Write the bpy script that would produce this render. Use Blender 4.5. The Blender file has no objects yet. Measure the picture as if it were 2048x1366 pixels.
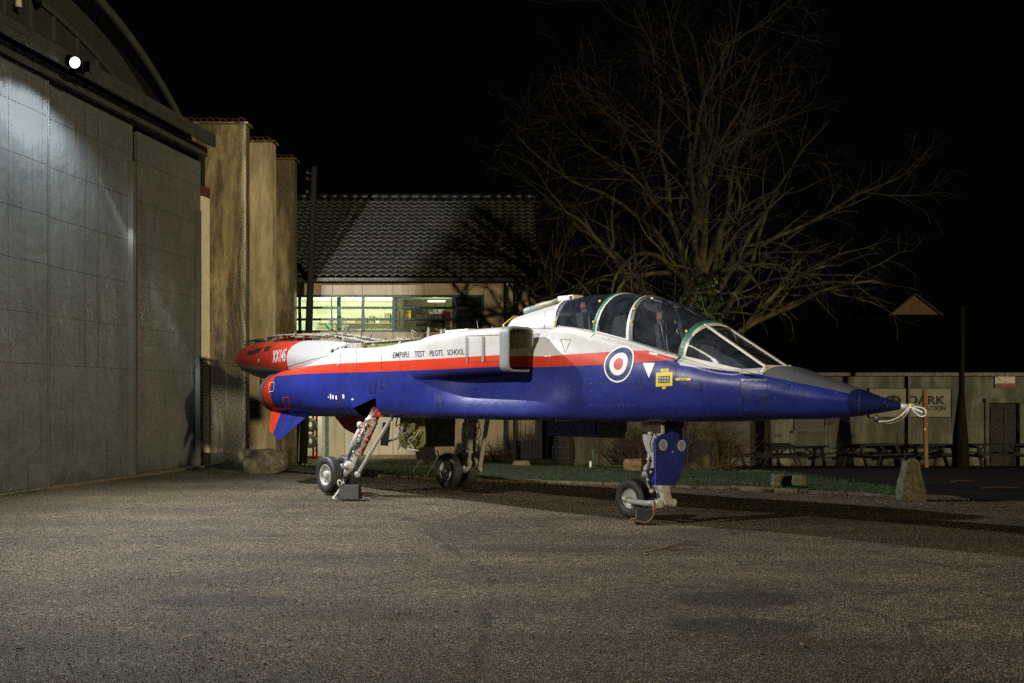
import bpy, math, random
import numpy as np
from mathutils import Vector, Matrix
from mathutils.bvhtree import BVHTree
random.seed(7)
sc = bpy.context.scene
R = math.radians
PI = math.pi

# ------------------------------------------------------------------ camera
FPX, CAMZ, HOR = 2100.0, 1.65, 798.0          # focal length in photo pixels, eye height, horizon row
cam_d = bpy.data.cameras.new('camera')
cam = bpy.data.objects.new('camera', cam_d)
sc.collection.objects.link(cam)
cam.location = (0, 0, CAMZ)
cam.rotation_euler = (R(90), 0, 0)
cam_d.sensor_width = 36
cam_d.lens = 36 * FPX / 2048
cam_d.shift_y = (HOR - 683) / 2048
cam_d.clip_end = 2000
sc.camera = cam

# ------------------------------------------------------------------ night sky
world = bpy.data.worlds.new('World')
sc.world = world
world.use_nodes = True
wn = world.node_tree.nodes
bg = wn['Background']
bg.inputs['Color'].default_value = (0.75, 0.85, 1.0, 1)
bg.inputs['Strength'].default_value = 0.0011

# ------------------------------------------------------------------ warm light of the distant street lamps, low over the right shoulder
sun_d = bpy.data.lights.new('distant_street_light', 'SUN')
sun_d.energy = 1.6
sun_d.angle = R(0.9)
sun_d.color = (1.0, 0.80, 0.47)
sun = bpy.data.objects.new('distant_street_light', sun_d)
sc.collection.objects.link(sun)
sun.rotation_euler = Vector((-0.57, 0.82, -0.068)).to_track_quat('-Z', 'Y').to_euler()

sc.view_settings.view_transform = 'Standard'
sc.view_settings.look = 'None'
sc.view_settings.exposure = 0
sc.view_settings.gamma = 1
sc.view_settings.use_curve_mapping = False
sc.render.engine = 'CYCLES'
sc.cycles.use_denoising = False        # the unfiltered grain suits the long night exposure
sc.cycles.max_bounces = 8
sc.cycles.transparent_max_bounces = 16
sc.cycles.caustics_reflective = False
sc.cycles.caustics_refractive = False
sc.cycles.sample_clamp_indirect = 0.8
sc.cycles.sample_clamp_direct = 3.0

LAMP = Vector((-7.95, 19.10, 7.77))           # flood lamp on the hangar door beam

# ------------------------------------------------------------------ helpers
COL = sc.collection

def at(px, py, d):
    """world point at depth d that the photograph shows at (px, py)"""
    return Vector(((px - 1024) / FPX * d, d, CAMZ + (HOR - py) / FPX * d))

def wx(px, d): return (px - 1024) / FPX * d
def wz(py, d): return CAMZ + (HOR - py) / FPX * d

def ground_z(x, y):
    t = min(max((y - 24.5) / 10.5, 0), 1)
    return -0.62 * t 

def tag(o, label=None, cat=None, group=None, kind=None):
    if label: o['label'] = label
    if cat: o['category'] = cat
    if group: o['group'] = group
    if kind: o['kind'] = kind
    return o

def empty(name, loc=(0, 0, 0), rz=0, label=None, cat=None, group=None):
    o = bpy.data.objects.new(name, None)
    COL.objects.link(o)
    o.location = loc
    o.rotation_euler = (0, 0, rz)
    o.empty_display_size = 0.2
    return tag(o, label, cat, group)

def copy_tree(o, parent=None):
    c = o.copy()
    COL.objects.link(c)
    c.parent = parent
    for ch in list(o.children):
        copy_tree(ch, c)
    return c

def frame_from(d):
    d = d.normalized()
    up = Vector((0, 0, 1)) if abs(d.z) < 0.9 else Vector((1, 0, 0))
    a = d.cross(up).normalized()
    b = a.cross(d).normalized()
    return a, b

class MB:
    def __init__(self):
        self.v, self.f, self.mi, self.sm = [], [], [], []
    def add(self, vs, fs, mi=0, smooth=False):
        o = len(self.v)
        self.v += [tuple(p) for p in vs]
        for f in fs:
            self.f.append([i + o for i in f]); self.mi.append(mi); self.sm.append(smooth)
        return self
    def box(self, c, s, M=None, mi=0):
        cx, cy, cz = c; hx, hy, hz = s[0] / 2, s[1] / 2, s[2] / 2
        vs = [Vector((cx + a * hx, cy + b * hy, cz + e * hz)) for e in (-1, 1) for b in (-1, 1) for a in (-1, 1)]
        if M is not None: vs = [M @ p for p in vs]
        return self.add(vs, [(0, 2, 3, 1), (4, 5, 7, 6), (0, 1, 5, 4), (2, 6, 7, 3), (0, 4, 6, 2), (1, 3, 7, 5)], mi)
    def b2(self, p0, p1, mi=0, M=None):
        c = [(a + b) / 2 for a, b in zip(p0, p1)]; s = [abs(b - a) for a, b in zip(p0, p1)]
        return self.box(c, s, M, mi)
    def bar(self, a, b, w, h, mi=0):
        """square bar from a to b"""
        a, b = Vector(a), Vector(b)
        u, v = frame_from(b - a)
        vs = []
        for p in (a, b):
            for q, r in ((-1, -1), (1, -1), (1, 1), (-1, 1)):
                vs.append(p + u * q * w / 2 + v * r * h / 2)
        return self.add(vs, [(0, 1, 2, 3), (7, 6, 5, 4), (0, 4, 5, 1), (1, 5, 6, 2), (2, 6, 7, 3), (3, 7, 4, 0)], mi)
    def tube(self, pts, rad, n=8, mi=0, cap=True, smooth=True):
        pts = [Vector(p) for p in pts]
        if not hasattr(rad, '__len__'): rad = [rad] * len(pts)
        vs = []
        a0 = None
        for i, p in enumerate(pts):
            d = (pts[min(i + 1, len(pts) - 1)] - pts[max(i - 1, 0)])
            if d.length < 1e-9: d = Vector((0, 0, 1))
            d.normalize()
            if a0 is None:
                a, b = frame_from(d)
            else:
                a = (a0 - d * a0.dot(d))
                if a.length < 1e-6: a, b = frame_from(d)
                else: a.normalize(); b = a.cross(d)
            a0 = a
            for k in range(n):
                t = 2 * PI * k / n
                vs.append(p + (a * math.cos(t) + b * math.sin(t)) * rad[i])
        fs = []
        for i in range(len(pts) - 1):
            for k in range(n):
                k2 = (k + 1) % n
                fs.append((i * n + k, i * n + k2, (i + 1) * n + k2, (i + 1) * n + k))
        o = len(self.v)
        self.add(vs, fs, mi, smooth)
        if cap:
            self.f.append([o + k for k in range(n)][::-1]); self.mi.append(mi); self.sm.append(False)
            self.f.append([o + (len(pts) - 1) * n + k for k in range(n)]); self.mi.append(mi); self.sm.append(False)
        return self
    def lathe(self, prof, origin, axis, n=24, mi=0, smooth=True, close=False):
        """prof: list of (along, radius)"""
        axis = Vector(axis).normalized(); o = Vector(origin)
        a, b = frame_from(axis)
        vs = []
        for h, r in prof:
            for k in range(n):
                t = 2 * PI * k / n
                vs.append(o + axis * h + (a * math.cos(t) + b * math.sin(t)) * r)
        fs = []
        m = len(prof)
        for i in range(m if close else m - 1):
            j = (i + 1) % m
            for k in range(n):
                k2 = (k + 1) % n
                fs.append((i * n + k, i * n + k2, j * n + k2, j * n + k))
        return self.add(vs, fs, mi, smooth)
    def prism(self, poly, d, mi=0):
        """poly: list of 3D points (planar), extruded by vector d"""
        d = Vector(d); n = len(poly)
        vs = [Vector(p) for p in poly] + [Vector(p) + d for p in poly]
        fs = [list(range(n))[::-1], [n + i for i in range(n)]] + [(i, (i + 1) % n, n + (i + 1) % n, n + i) for i in range(n)]
        return self.add(vs, fs, mi)
    def build(self, name, mats, parent=None, bevel=0, kind=None, label=None, rec=True):
        me = bpy.data.meshes.new(name)
        me.from_pydata(self.v, [], self.f)
        if not isinstance(mats, (list, tuple)): mats = [mats]
        for m in mats: me.materials.append(m)
        me.polygons.foreach_set('material_index', self.mi)
        me.polygons.foreach_set('use_smooth', self.sm)
        if rec:
            import bmesh
            bm = bmesh.new(); bm.from_mesh(me)
            bmesh.ops.recalc_face_normals(bm, faces=bm.faces)
            bm.to_mesh(me); bm.free()
        me.update()
        o = bpy.data.objects.new(name, me)
        COL.objects.link(o)
        if parent is not None: o.parent = parent
        if bevel:
            md = o.modifiers.new('bevel', 'BEVEL'); md.width = bevel; md.segments = 2; md.limit_method = 'ANGLE'; md.angle_limit = R(40)
        if kind: o['kind'] = kind
        if label: o['label'] = label
        return o

def text_mesh(s, size=1.0, xs=1.0, bold=0.0, cuts=1):
    cu = bpy.data.curves.new('lettering', 'FONT'); cu.body = s; cu.size = size; cu.resolution_u = 4; cu.offset = bold
    o = bpy.data.objects.new('lettering', cu); COL.objects.link(o)
    bpy.context.view_layer.update()
    me = o.evaluated_get(bpy.context.evaluated_depsgraph_get()).to_mesh()
    import bmesh
    bm = bmesh.new(); bm.from_mesh(me); bmesh.ops.remove_doubles(bm, verts=bm.verts, dist=1e-5)
    ys_ = [v.co.y for v in bm.verts]
    for k in range(1, cuts):
        yy = min(ys_) + (max(ys_) - min(ys_)) * k / cuts
        bmesh.ops.bisect_plane(bm, geom=bm.verts[:] + bm.edges[:] + bm.faces[:], plane_co=(0, yy, 0), plane_no=(0, 1, 0))
    xs_ = [v.co.x for v in bm.verts]; nx = int((max(xs_) - min(xs_)) / .12) if cuts > 1 else 0
    for k in range(1, nx):
        xx = min(xs_) + (max(xs_) - min(xs_)) * k / nx
        bmesh.ops.bisect_plane(bm, geom=bm.verts[:] + bm.edges[:] + bm.faces[:], plane_co=(xx, 0, 0), plane_no=(1, 0, 0))
    bm.verts.index_update()
    V = [(v.co.x * xs, v.co.y) for v in bm.verts]; Fc = [[v.index for v in f.verts] for f in bm.faces]; bm.free()
    o.evaluated_get(bpy.context.evaluated_depsgraph_get()).to_mesh_clear()
    bpy.data.objects.remove(o); bpy.data.curves.remove(cu)
    return V, Fc

# ------------------------------------------------------------------ materials
class NT:
    def __init__(self, name):
        self.m = bpy.data.materials.new(name); self.m.use_nodes = True
        self.t = self.m.node_tree; self.n = self.t.nodes
        self.b = self.n['Principled BSDF']; self.out = self.n['Material Output']
    def new(self, typ, **k):
        n = self.n.new(typ)
        for a, v in k.items(): setattr(n, a, v)
        return n
    def link(self, a, b): self.t.links.new(a, b)
    def val(self, inp, v):
        if hasattr(v, 'is_linked') or isinstance(v, bpy.types.NodeSocket): self.link(v, inp)
        elif isinstance(v, (tuple, list)) and len(v) == 3 and inp.type == 'RGBA': inp.default_value = (*v, 1)
        else: inp.default_value = v
    def coord(self, which='Object'):
        return self.new('ShaderNodeTexCoord').outputs[which]
    def mapping(self, vec, scale=(1, 1, 1), loc=(0, 0, 0), rot=(0, 0, 0)):
        m = self.new('ShaderNodeMapping'); self.link(vec, m.inputs[0])
        m.inputs['Scale'].default_value = scale; m.inputs['Location'].default_value = loc; m.inputs['Rotation'].default_value = rot
        return m.outputs[0]
    def noise(self, vec, scale, detail=3, rough=0.55, dist=0.0, out=0):
        n = self.new('ShaderNodeTexNoise'); self.link(vec, n.inputs['Vector'])
        n.inputs['Scale'].default_value = scale; n.inputs['Detail'].default_value = detail
        n.inputs['Roughness'].default_value = rough; n.inputs['Distortion'].default_value = dist
        return n.outputs[out]
    def vor(self, vec, scale, out='Distance', feature='F1', rnd=1.0):
        n = self.new('ShaderNodeTexVoronoi', feature=feature); self.link(vec, n.inputs['Vector'])
        n.inputs['Scale'].default_value = scale; n.inputs['Randomness'].default_value = rnd
        return n.outputs[out]
    def math(self, op, a, b=None, c=None, clamp=False):
        n = self.new('ShaderNodeMath', operation=op); n.use_clamp = clamp
        for i, v in enumerate((a, b, c)):
            if v is not None: self.val(n.inputs[i], v)
        return n.outputs[0]
    def ramp(self, fac, stops, interp='LINEAR'):
        n = self.new('ShaderNodeValToRGB'); n.color_ramp.interpolation = interp
        self.link(fac, n.inputs[0])
        e = n.color_ramp.elements
        while len(e) > len(stops): e.remove(e[-1])
        while len(e) < len(stops): e.new(0.5)
        for el, (p, c) in zip(e, stops):
            el.position = p; el.color = (c, c, c, 1) if not isinstance(c, (tuple, list)) else (*c, 1)
        return n.outputs[0]
    def mix(self, fac, a, b, mode='MIX'):
        n = self.new('ShaderNodeMix', data_type='RGBA', blend_type=mode)
        self.val(n.inputs[0], fac); self.val(n.inputs[6], a); self.val(n.inputs[7], b)
        return n.outputs[2]
    def bump(self, h, strength=0.3, dist=0.02):
        n = self.new('ShaderNodeBump'); n.inputs['Strength'].default_value = strength; n.inputs['Distance'].default_value = dist
        self.link(h, n.inputs['Height']); self.link(n.outputs[0], self.b.inputs['Normal'])
        return n
    def sep(self, vec):
        n = self.new('ShaderNodeSeparateXYZ'); self.link(vec, n.inputs[0]); return n.outputs

def rough_mat(name, base, rough=0.6, var=0.25, scale=4.0, metal=0.0, bump=0.15, bdist=0.004, bscale=30, dirt=None, dirt_amt=0.5, spec=0.5, coord='Object', streak=False):
    t = NT(name); v = t.coord(coord)
    n = t.noise(v, scale, 5, 0.6)
    dark = tuple(c * (1 - var) for c in base); light = tuple(min(1, c * (1 + var)) for c in base)
    c = t.mix(t.ramp(n, [(0.3, 0.0), (0.7, 1.0)]), dark, light)
    if dirt:
        vv = t.mapping(v, (3, 3, 0.35)) if streak else v
        d = t.noise(vv, scale * 1.7, 6, 0.65, 0.3)
        c = t.mix(t.math('MULTIPLY', t.ramp(d, [(0.48, 0.0), (0.7, 1.0)]), dirt_amt), c, dirt)
    t.val(t.b.inputs['Base Color'], c)
    t.b.inputs['Metallic'].default_value = metal
    rr = t.ramp(t.noise(v, scale * 3, 4), [(0.3, max(rough - 0.12, 0.03)), (0.7, min(rough + 0.12, 1))])
    t.val(t.b.inputs['Roughness'], rr)
    t.b.inputs['Specular IOR Level'].default_value = spec
    if bump: t.bump(t.noise(v, bscale, 4), bump, bdist)
    return t.m

def emit_mat(name, col, s):
    t = NT(name); t.b.inputs['Base Color'].default_value = (*col, 1)
    t.b.inputs['Emission Color'].default_value = (*col, 1); t.b.inputs['Emission Strength'].default_value = s
    return t.m

def glass_mat(name, tint=(0.9, 0.95, 1.0), haze=0.03, rough=0.02, scratch=True):
    t = NT(name)
    t.n.remove(t.b)
    tr = t.new('ShaderNodeBsdfTransparent'); tr.inputs[0].default_value = (*tint, 1)
    gl = t.new('ShaderNodeBsdfGlossy'); gl.inputs['Roughness'].default_value = rough
    df = t.new('ShaderNodeBsdfDiffuse'); df.inputs[0].default_value = (0.55, 0.66, 0.85, 1)
    lw = t.new('ShaderNodeFresnel'); lw.inputs[0].default_value = 1.45
    m1 = t.new('ShaderNodeMixShader'); t.link(lw.outputs[0], m1.inputs[0]); t.link(tr.outputs[0], m1.inputs[1]); t.link(gl.outputs[0], m1.inputs[2])
    m2 = t.new('ShaderNodeMixShader')
    v = t.coord()
    n = t.noise(v, 5, 6, 0.7, 0.6)
    h = t.ramp(n, [(0.35, haze * 0.4), (0.8, haze * 2.5)])
    if scratch:
        s = t.noise(t.mapping(v, (60, 6, 25), rot=(0.3, 0.5, 0.7)), 1.5, 3, 0.6, 1.5)
        h = t.math('ADD', h, t.ramp(s, [(0.66, 0.0), (0.72, haze * 2)]))
    t.val(m2.inputs[0], h)
    t.link(m1.outputs[0], m2.inputs[1]); t.link(df.outputs[0], m2.inputs[2])
    t.link(m2.outputs[0], t.out.inputs[0])
    return t.m

M = {}
def tarmac():
    t = NT('tarmac'); v = t.coord('Object')
    chips = t.vor(v, 62, 'Color'); sepc = t.new('ShaderNodeSeparateColor'); t.link(chips, sepc.inputs[0])
    cr = t.ramp(sepc.outputs[0], [(0.0, (0.009, 0.0072, 0.0042)), (0.45, (0.066, 0.051, 0.030)), (0.75, (0.19, 0.150, 0.092)), (1.0, (0.58, 0.48, 0.32))])
    fine = t.noise(v, 160, 3, 0.7)
    c = t.mix(0.42, cr, t.ramp(fine, [(0.38, (0.014, 0.011, 0.0065)), (0.64, (0.265, 0.210, 0.128))]))
    big = t.noise(v, 0.42, 5, 0.62, 0.3)
    c = t.mix(1.0, c, t.ramp(big, [(0.3, 0.55), (0.7, 1.3)]), 'MULTIPLY')
    # fine wandering cracks and darker worn tracks
    cv_ = t.vor(t.mapping(v, (1, 1, 1)), 0.30, 'Distance', 'DISTANCE_TO_EDGE')
    wv_ = t.noise(v, 2.5, 5, 0.7)
    cr2 = t.ramp(t.math('ADD', cv_, t.math('MULTIPLY', t.math('SUBTRACT', wv_, 0.5), 0.10)), [(0.0, 1.0), (0.006, 0.0)])
    c = t.mix(t.math('MULTIPLY', cr2, 0.55), c, (0.012, 0.010, 0.006))
    tr_ = t.noise(t.mapping(v, (0.25, 1.2, 1), rot=(0, 0, 0.35)), 1.0, 3, 0.5)
    c = t.mix(1.0, c, t.ramp(tr_, [(0.35, 0.72), (0.6, 1.1)]), 'MULTIPLY')
    mid = t.noise(v, 3.2, 5, 0.7)
    c = t.mix(1.0, c, t.ramp(mid, [(0.3, 0.72), (0.7, 1.15)]), 'MULTIPLY')
    # mossy, leaf-stained belt along the hangar and worn wheel tracks
    s = t.sep(v)
    dd = t.math('SUBTRACT', t.math('ADD', s[0], 11.86), t.math('MULTIPLY', s[1], 0.157))   # metres out from the door plane
    mo = t.ramp(t.math('MULTIPLY', t.math('ADD', dd, t.math('MULTIPLY', t.noise(v, 1.1, 5, 0.7), 5.0)), 0.1), [(0.30, 1.0), (0.78, 0.0)])
    c = t.mix(t.math('MULTIPLY', mo, t.ramp(t.noise(v, 7, 5, 0.7), [(0.3, 0.3), (0.6, 0.85)])), c, (0.070, 0.055, 0.018))
    # oval damp / repaired patches
    for (x, y, rx, ry, k) in ((1.85, 8.72, 0.62, 0.36, 0.72), (1.65, 7.68, 0.64, 0.34, 0.66), (-2.45, 8.7, 0.65, 0.3, 0.55), (.35, 11.7, 1.0, 0.4, 0.45), (2.6, 13.2, 0.7, .4, .45), (-3.4, 13.0, 1.1, .5, .35)):
        dx = t.math('DIVIDE', t.math('SUBTRACT', s[0], x), rx); dy = t.math('DIVIDE', t.math('SUBTRACT', s[1], y), ry)
        r = t.math('SQRT', t.math('ADD', t.math('MULTIPLY', dx, dx), t.math('MULTIPLY', dy, dy)))
        r = t.math('ADD', r, t.math('MULTIPLY', t.math('SUBTRACT', t.noise(v, 6, 4, 0.7), 0.5), 0.9))
        f = t.ramp(r, [(0.78, k), (1.0, 0.0)])
        c = t.mix(f, c, (0.018, 0.016, 0.013))
    t.val(t.b.inputs['Base Color'], c)
    t.b.inputs['Roughness'].default_value = 0.82
    t.b.inputs['Specular IOR Level'].default_value = 0.35
    h = t.math('ADD', t.math('ADD', t.math('MULTIPLY', t.vor(v, 62), 0.9), t.math('MULTIPLY', fine, 0.5)), t.noise(v, 11, 4, 0.7))
    t.bump(h, 1.0, 0.022)
    return t.m
M['tarmac'] = tarmac()

def door_metal():
    t = NT('door_sheet_metal'); v = t.coord('Object')
    n = t.noise(v, 1.3, 5, 0.6)
    c = t.mix(t.ramp(n, [(0.3, 0), (0.7, 1)]), (0.100, 0.114, 0.119), (0.140, 0.157, 0.162))
    st = t.noise(t.mapping(v, (9, 9, 0.5)), 1.6, 6, 0.7)
    c = t.mix(t.ramp(st, [(0.5, 0.0), (0.78, 0.55)]), c, (0.036, 0.037, 0.031))
    z = t.sep(v)[2]
    low = t.ramp(t.math('ADD', z, t.math('MULTIPLY', t.noise(v, 3, 5, 0.7), 1.4)), [(0.5, 0.65), (1.4, 0.0)])
    c = t.mix(low, c, (0.036, 0.033, 0.022))
    ru = t.noise(v, 6, 6, 0.75, 0.4)
    c = t.mix(t.ramp(ru, [(0.68, 0.0), (0.76, 0.5)]), c, (0.07, 0.035, 0.02))
    t.val(t.b.inputs['Base Color'], c)
    t.val(t.b.inputs['Roughness'], t.ramp(t.noise(v, 4, 5), [(0.3, 0.27), (0.7, 0.44)]))
    t.b.inputs['Specular IOR Level'].default_value = 0.55
    h = t.math('ADD', t.noise(v, 1.7, 3, 0.5, 0.6), t.math('MULTIPLY', t.noise(t.mapping(v, (1.5, 1.5, .7)), 5.0, 3, 0.5, 1.0), 0.22))
    h = t.math('ADD', h, t.math('MULTIPLY', t.noise(t.mapping(v, (1, 1, .5)), 9.0, 2, 0.4, 1.4), 0.07))
    t.bump(h, 0.6, 0.07)
    return t.m
M['door'] = door_metal()
M['seam'] = rough_mat('seam_metal', (0.07, 0.075, 0.072), 0.5, 0.3, 8, bump=0.3)
M['greypaint'] = rough_mat('grey_painted_post', (0.085, 0.10, 0.098), 0.5, 0.12, 3, dirt=(0.12, 0.11, 0.08), dirt_amt=0.4, streak=True)
M['gable'] = rough_mat('gable_cladding', (0.036, 0.042, 0.039), 0.6, 0.15, 3, streak=True, dirt=(0.03, 0.03, 0.025))
M['beam'] = rough_mat('beam_paint', (0.060, 0.068, 0.063), 0.55, 0.15, 3, dirt=(0.03, 0.03, 0.025), dirt_amt=0.6)
mt_ = NT('matt_black_lamp_casing'); mt_.b.inputs['Base Color'].default_value = (0, 0, 0, 1); mt_.b.inputs['Specular IOR Level'].default_value = 0; mt_.b.inputs['Roughness'].default_value = 1; M['matt'] = mt_.m
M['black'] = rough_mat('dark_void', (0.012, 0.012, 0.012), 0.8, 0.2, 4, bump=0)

def stained_concrete(name, base, dark, amt, yb=0.0):
    t = NT(name); v = t.coord('Object')
    n = t.noise(v, 1.2, 6, 0.65, 0.2)
    c = t.mix(t.ramp(n, [(0.3, 0), (0.7, 1)]), tuple(x * 0.72 for x in base), tuple(min(1, x * 1.15) for x in base))
    s1 = t.noise(t.mapping(v, (1.5, 1.5, 0.26)), 0.9, 7, 0.74, 0.45)
    s2 = t.noise(v, 26, 5, 0.75)
    m = t.math('MULTIPLY', t.ramp(s1, [(0.36, 0.0), (0.54, 1.0)]), t.ramp(s2, [(0.36, 1.0), (0.68, 0.55)]))
    c = t.mix(t.math('MULTIPLY', m, amt), c, dark)
    z = t.sep(v)[2]
    lowz = t.ramp(t.math('ADD', z, t.math('MULTIPLY', t.noise(v, 2.2, 6, 0.75), 1.8)), [(0.9, 0.93), (2.7, 0.0)])
    c = t.mix(lowz, c, (0.05, 0.042, 0.025))
    sp = t.vor(v, 55); c = t.mix(t.ramp(sp, [(0.08, 0.35), (0.2, 0.0)]), c, (0.12, 0.10, 0.06))
    t.val(t.b.inputs['Base Color'], c); t.b.inputs['Roughness'].default_value = 0.9; t.b.inputs['Specular IOR Level'].default_value = 0.25
    t.bump(t.math('ADD', s2, t.noise(v, 90, 4)), 0.5, 0.008)
    return t.m
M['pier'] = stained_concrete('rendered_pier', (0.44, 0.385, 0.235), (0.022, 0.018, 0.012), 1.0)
M['pier_lit'] = stained_concrete('lit_rendered_pier', (0.74, 0.66, 0.47), (0.10, 0.085, 0.05), 0.8)  # lighter copy of the pier render, stronger light put into its colour
M['jamb'] = rough_mat('pale_jamb', (0.88, 0.83, 0.68), 0.8, 0.08, 2, dirt=(0.4, 0.34, 0.2), dirt_amt=0.3)
M['redtile'] = rough_mat('red_cap_tile', (0.10, 0.030, 0.016), 0.8, 0.35, 9, bump=0.4)
M['wall'] = rough_mat('cream_wall_panel', (0.37, 0.33, 0.255), 0.85, 0.10, 1.5, dirt=(0.19, 0.16, 0.105), dirt_amt=0.45, streak=True)
M['wall2'] = rough_mat('ochre_render', (0.30, 0.26, 0.17), 0.85, 0.15, 1.5, dirt=(0.13, 0.11, 0.07), dirt_amt=0.5, streak=True)
M['tile'] = rough_mat('slate_grey_pantile', (0.018, 0.019, 0.021), 0.42, 0.35, 6, bump=0.3, dirt=(0.028, 0.03, 0.025), dirt_amt=0.5)
M['tileedge'] = rough_mat('lit_tile_edge', (0.13, 0.135, 0.14), 0.7, 0.3, 6, bump=0)  # front edges paler: the light they catch is in the colour
M['wframe'] = rough_mat('green_window_frame', (0.012, 0.045, 0.045), 0.45, 0.2, 6)
M['brick'] = rough_mat('plinth_brick', (0.15, 0.105, 0.06), 0.9, 0.35, 10, bump=0.5)
M['white'] = rough_mat('white_interior', (0.78, 0.80, 0.66), 0.8, 0.06, 2)
M['whitewash'] = stained_concrete('whitewashed_wall', (0.215, 0.235, 0.19), (0.045, 0.05, 0.04), 0.95)
M['slate'] = rough_mat('dark_slate_roof', (0.0015, 0.0016, 0.0018), 0.95, 0.3, 5, spec=0.05)
M['shutter'] = rough_mat('roller_shutter', (0.16, 0.165, 0.15), 0.5, 0.15, 4)
M['wood'] = rough_mat('weathered_wood', (0.013, 0.010, 0.007), 0.85, 0.35, 9, bump=0.5, streak=True, dirt=(0.03, 0.025, 0.018))
M['orangewood'] = rough_mat('orange_brown_post', (0.26, 0.13, 0.04), 0.8, 0.3, 9, bump=0.4)
M['pole'] = rough_mat('creosoted_pole', (0.012, 0.010, 0.007), 0.9, 0.4, 12, bump=0.6, spec=0.1, dirt=(0.022, 0.026, 0.012), dirt_amt=0.5, streak=True)
def pitted_stone():
    t = NT('pitted_stone'); v = t.coord(); n = t.noise(v, 7, 6, 0.75, 0.3)
    c = t.mix(t.ramp(n, [(0.35, 0), (0.65, 1)]), (0.055, 0.052, 0.028), (0.20, 0.18, 0.115))
    p = t.noise(t.mapping(v, (1.6, 1.6, .8)), 30, 5, 0.8)
    c = t.mix(t.ramp(p, [(0.55, 0.0), (0.66, 0.8)]), c, (0.40, 0.38, 0.30))
    c = t.mix(t.ramp(p, [(0.34, 0.85), (0.44, 0.0)]), c, (0.022, 0.022, 0.012))
    t.val(t.b.inputs['Base Color'], c); t.b.inputs['Roughness'].default_value = 0.95
    t.bump(t.math('ADD', p, n), 1.0, 0.03); return t.m
M['stone'] = pitted_stone()
M['groundshade'] = rough_mat('dark_ground_shade', (0.016, 0.015, 0.014), 0.95, 0.35, 12, bump=0.4, spec=0.1)  # near-black ground tone with the shade put into the colour
M['stone_dark'] = rough_mat('mossy_rock', (0.15, 0.135, 0.095), 0.95, 0.45, 6, bump=0.9, bdist=0.03, bscale=9, dirt=(0.035, 0.04, 0.02), dirt_amt=0.9)
M['kerb'] = rough_mat('kerb_concrete', (0.15, 0.118, 0.070), 0.95, 0.45, 6, bump=0.8, bdist=0.01, bscale=25, dirt=(0.055, 0.05, 0.025), dirt_amt=0.8)
M['log'] = rough_mat('cut_log', (0.24, 0.17, 0.09), 0.9, 0.35, 10, bump=0.6)
M['bark'] = None
def bark():
    t = NT('lichen_bark'); v = t.coord('Object')
    n = t.noise(v, 3.0, 6, 0.7)
    c = t.mix(t.ramp(n, [(0.42, 0), (0.58, 1)]), (0.008, 0.0055, 0.0035), (0.016, 0.013, 0.007))
    l = t.noise(v, 1.7, 6, 0.75, 0.4)
    c = t.mix(t.ramp(l, [(0.46, 0.0), (0.58, 1.0)]), c, t.mix(t.ramp(t.math('MULTIPLY', t.sep(v)[2], 0.1), [(0.45, 0.0), (0.85, 1.0)]), (0.085, 0.074, 0.016), (0.014, 0.012, 0.006)))
    t.val(t.b.inputs['Base Color'], c); t.b.inputs['Roughness'].default_value = 0.9
    t.bump(t.noise(v, 18, 4), 0.5, 0.02)
    return t.m
M['bark'] = bark()
M['twig'] = rough_mat('reddish_twigs', (0.050, 0.022, 0.013), 0.85, 0.5, 1.2, bump=0, dirt=(0.085, 0.075, 0.02), dirt_amt=0.7)
M['leaf'] = rough_mat('ivy_leaf', (0.025, 0.06, 0.014), 0.45, 0.4, 5, bump=0)
M['bush'] = rough_mat('bare_bush_twig', (0.085, 0.052, 0.026), 0.85, 0.4, 3, bump=0)
M['grassbase'] = rough_mat('lawn_soil', (0.020, 0.026, 0.008), 0.95, 0.4, 5, bump=0.6, dirt=(0.05, 0.038, 0.018), dirt_amt=0.6)
M['grass'] = rough_mat('grass_blade', (0.032, 0.085, 0.007), 0.65, 0.5, 1.4, bump=0, dirt=(0.06, 0.05, 0.018), dirt_amt=0.6)
M['dead'] = rough_mat('fallen_leaf', (0.16, 0.095, 0.035), 0.8, 0.5, 40, bump=0)
M['chip'] = rough_mat('pale_stone_chip', (0.17, 0.145, 0.10), 0.85, 0.4, 30, bump=0)
M['chipgrey'] = rough_mat('grey_stone_chip', (0.10, 0.085, 0.06), 0.85, 0.4, 30, bump=0)
M['chipdark'] = rough_mat('dark_stone_chip', (0.03, 0.026, 0.02), 0.85, 0.4, 30, bump=0)
M['chipbrown'] = rough_mat('brown_stone_chip', (0.11, 0.078, 0.045), 0.85, 0.4, 30, bump=0)
M['rubber'] = rough_mat('tyre_rubber', (0.026, 0.026, 0.027), 0.62, 0.25, 9, bump=0.3, dirt=(0.07, 0.065, 0.055), dirt_amt=0.35)
M['hub'] = rough_mat('grey_hub', (0.50, 0.50, 0.48), 0.42, 0.15, 12, dirt=(0.12, 0.1, 0.08), dirt_amt=0.5)
M['gearpaint'] = rough_mat('pale_grey_gear', (0.42, 0.44, 0.44), 0.4, 0.15, 12, dirt=(0.10, 0.08, 0.06), dirt_amt=0.6)
M['steel'] = rough_mat('bare_steel', (0.42, 0.40, 0.36), 0.35, 0.25, 15, metal=0.7, dirt=(0.07, 0.05, 0.04), dirt_amt=0.5)
M['hose'] = rough_mat('black_hose', (0.02, 0.02, 0.02), 0.5, 0.2, 9, bump=0)
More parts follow.
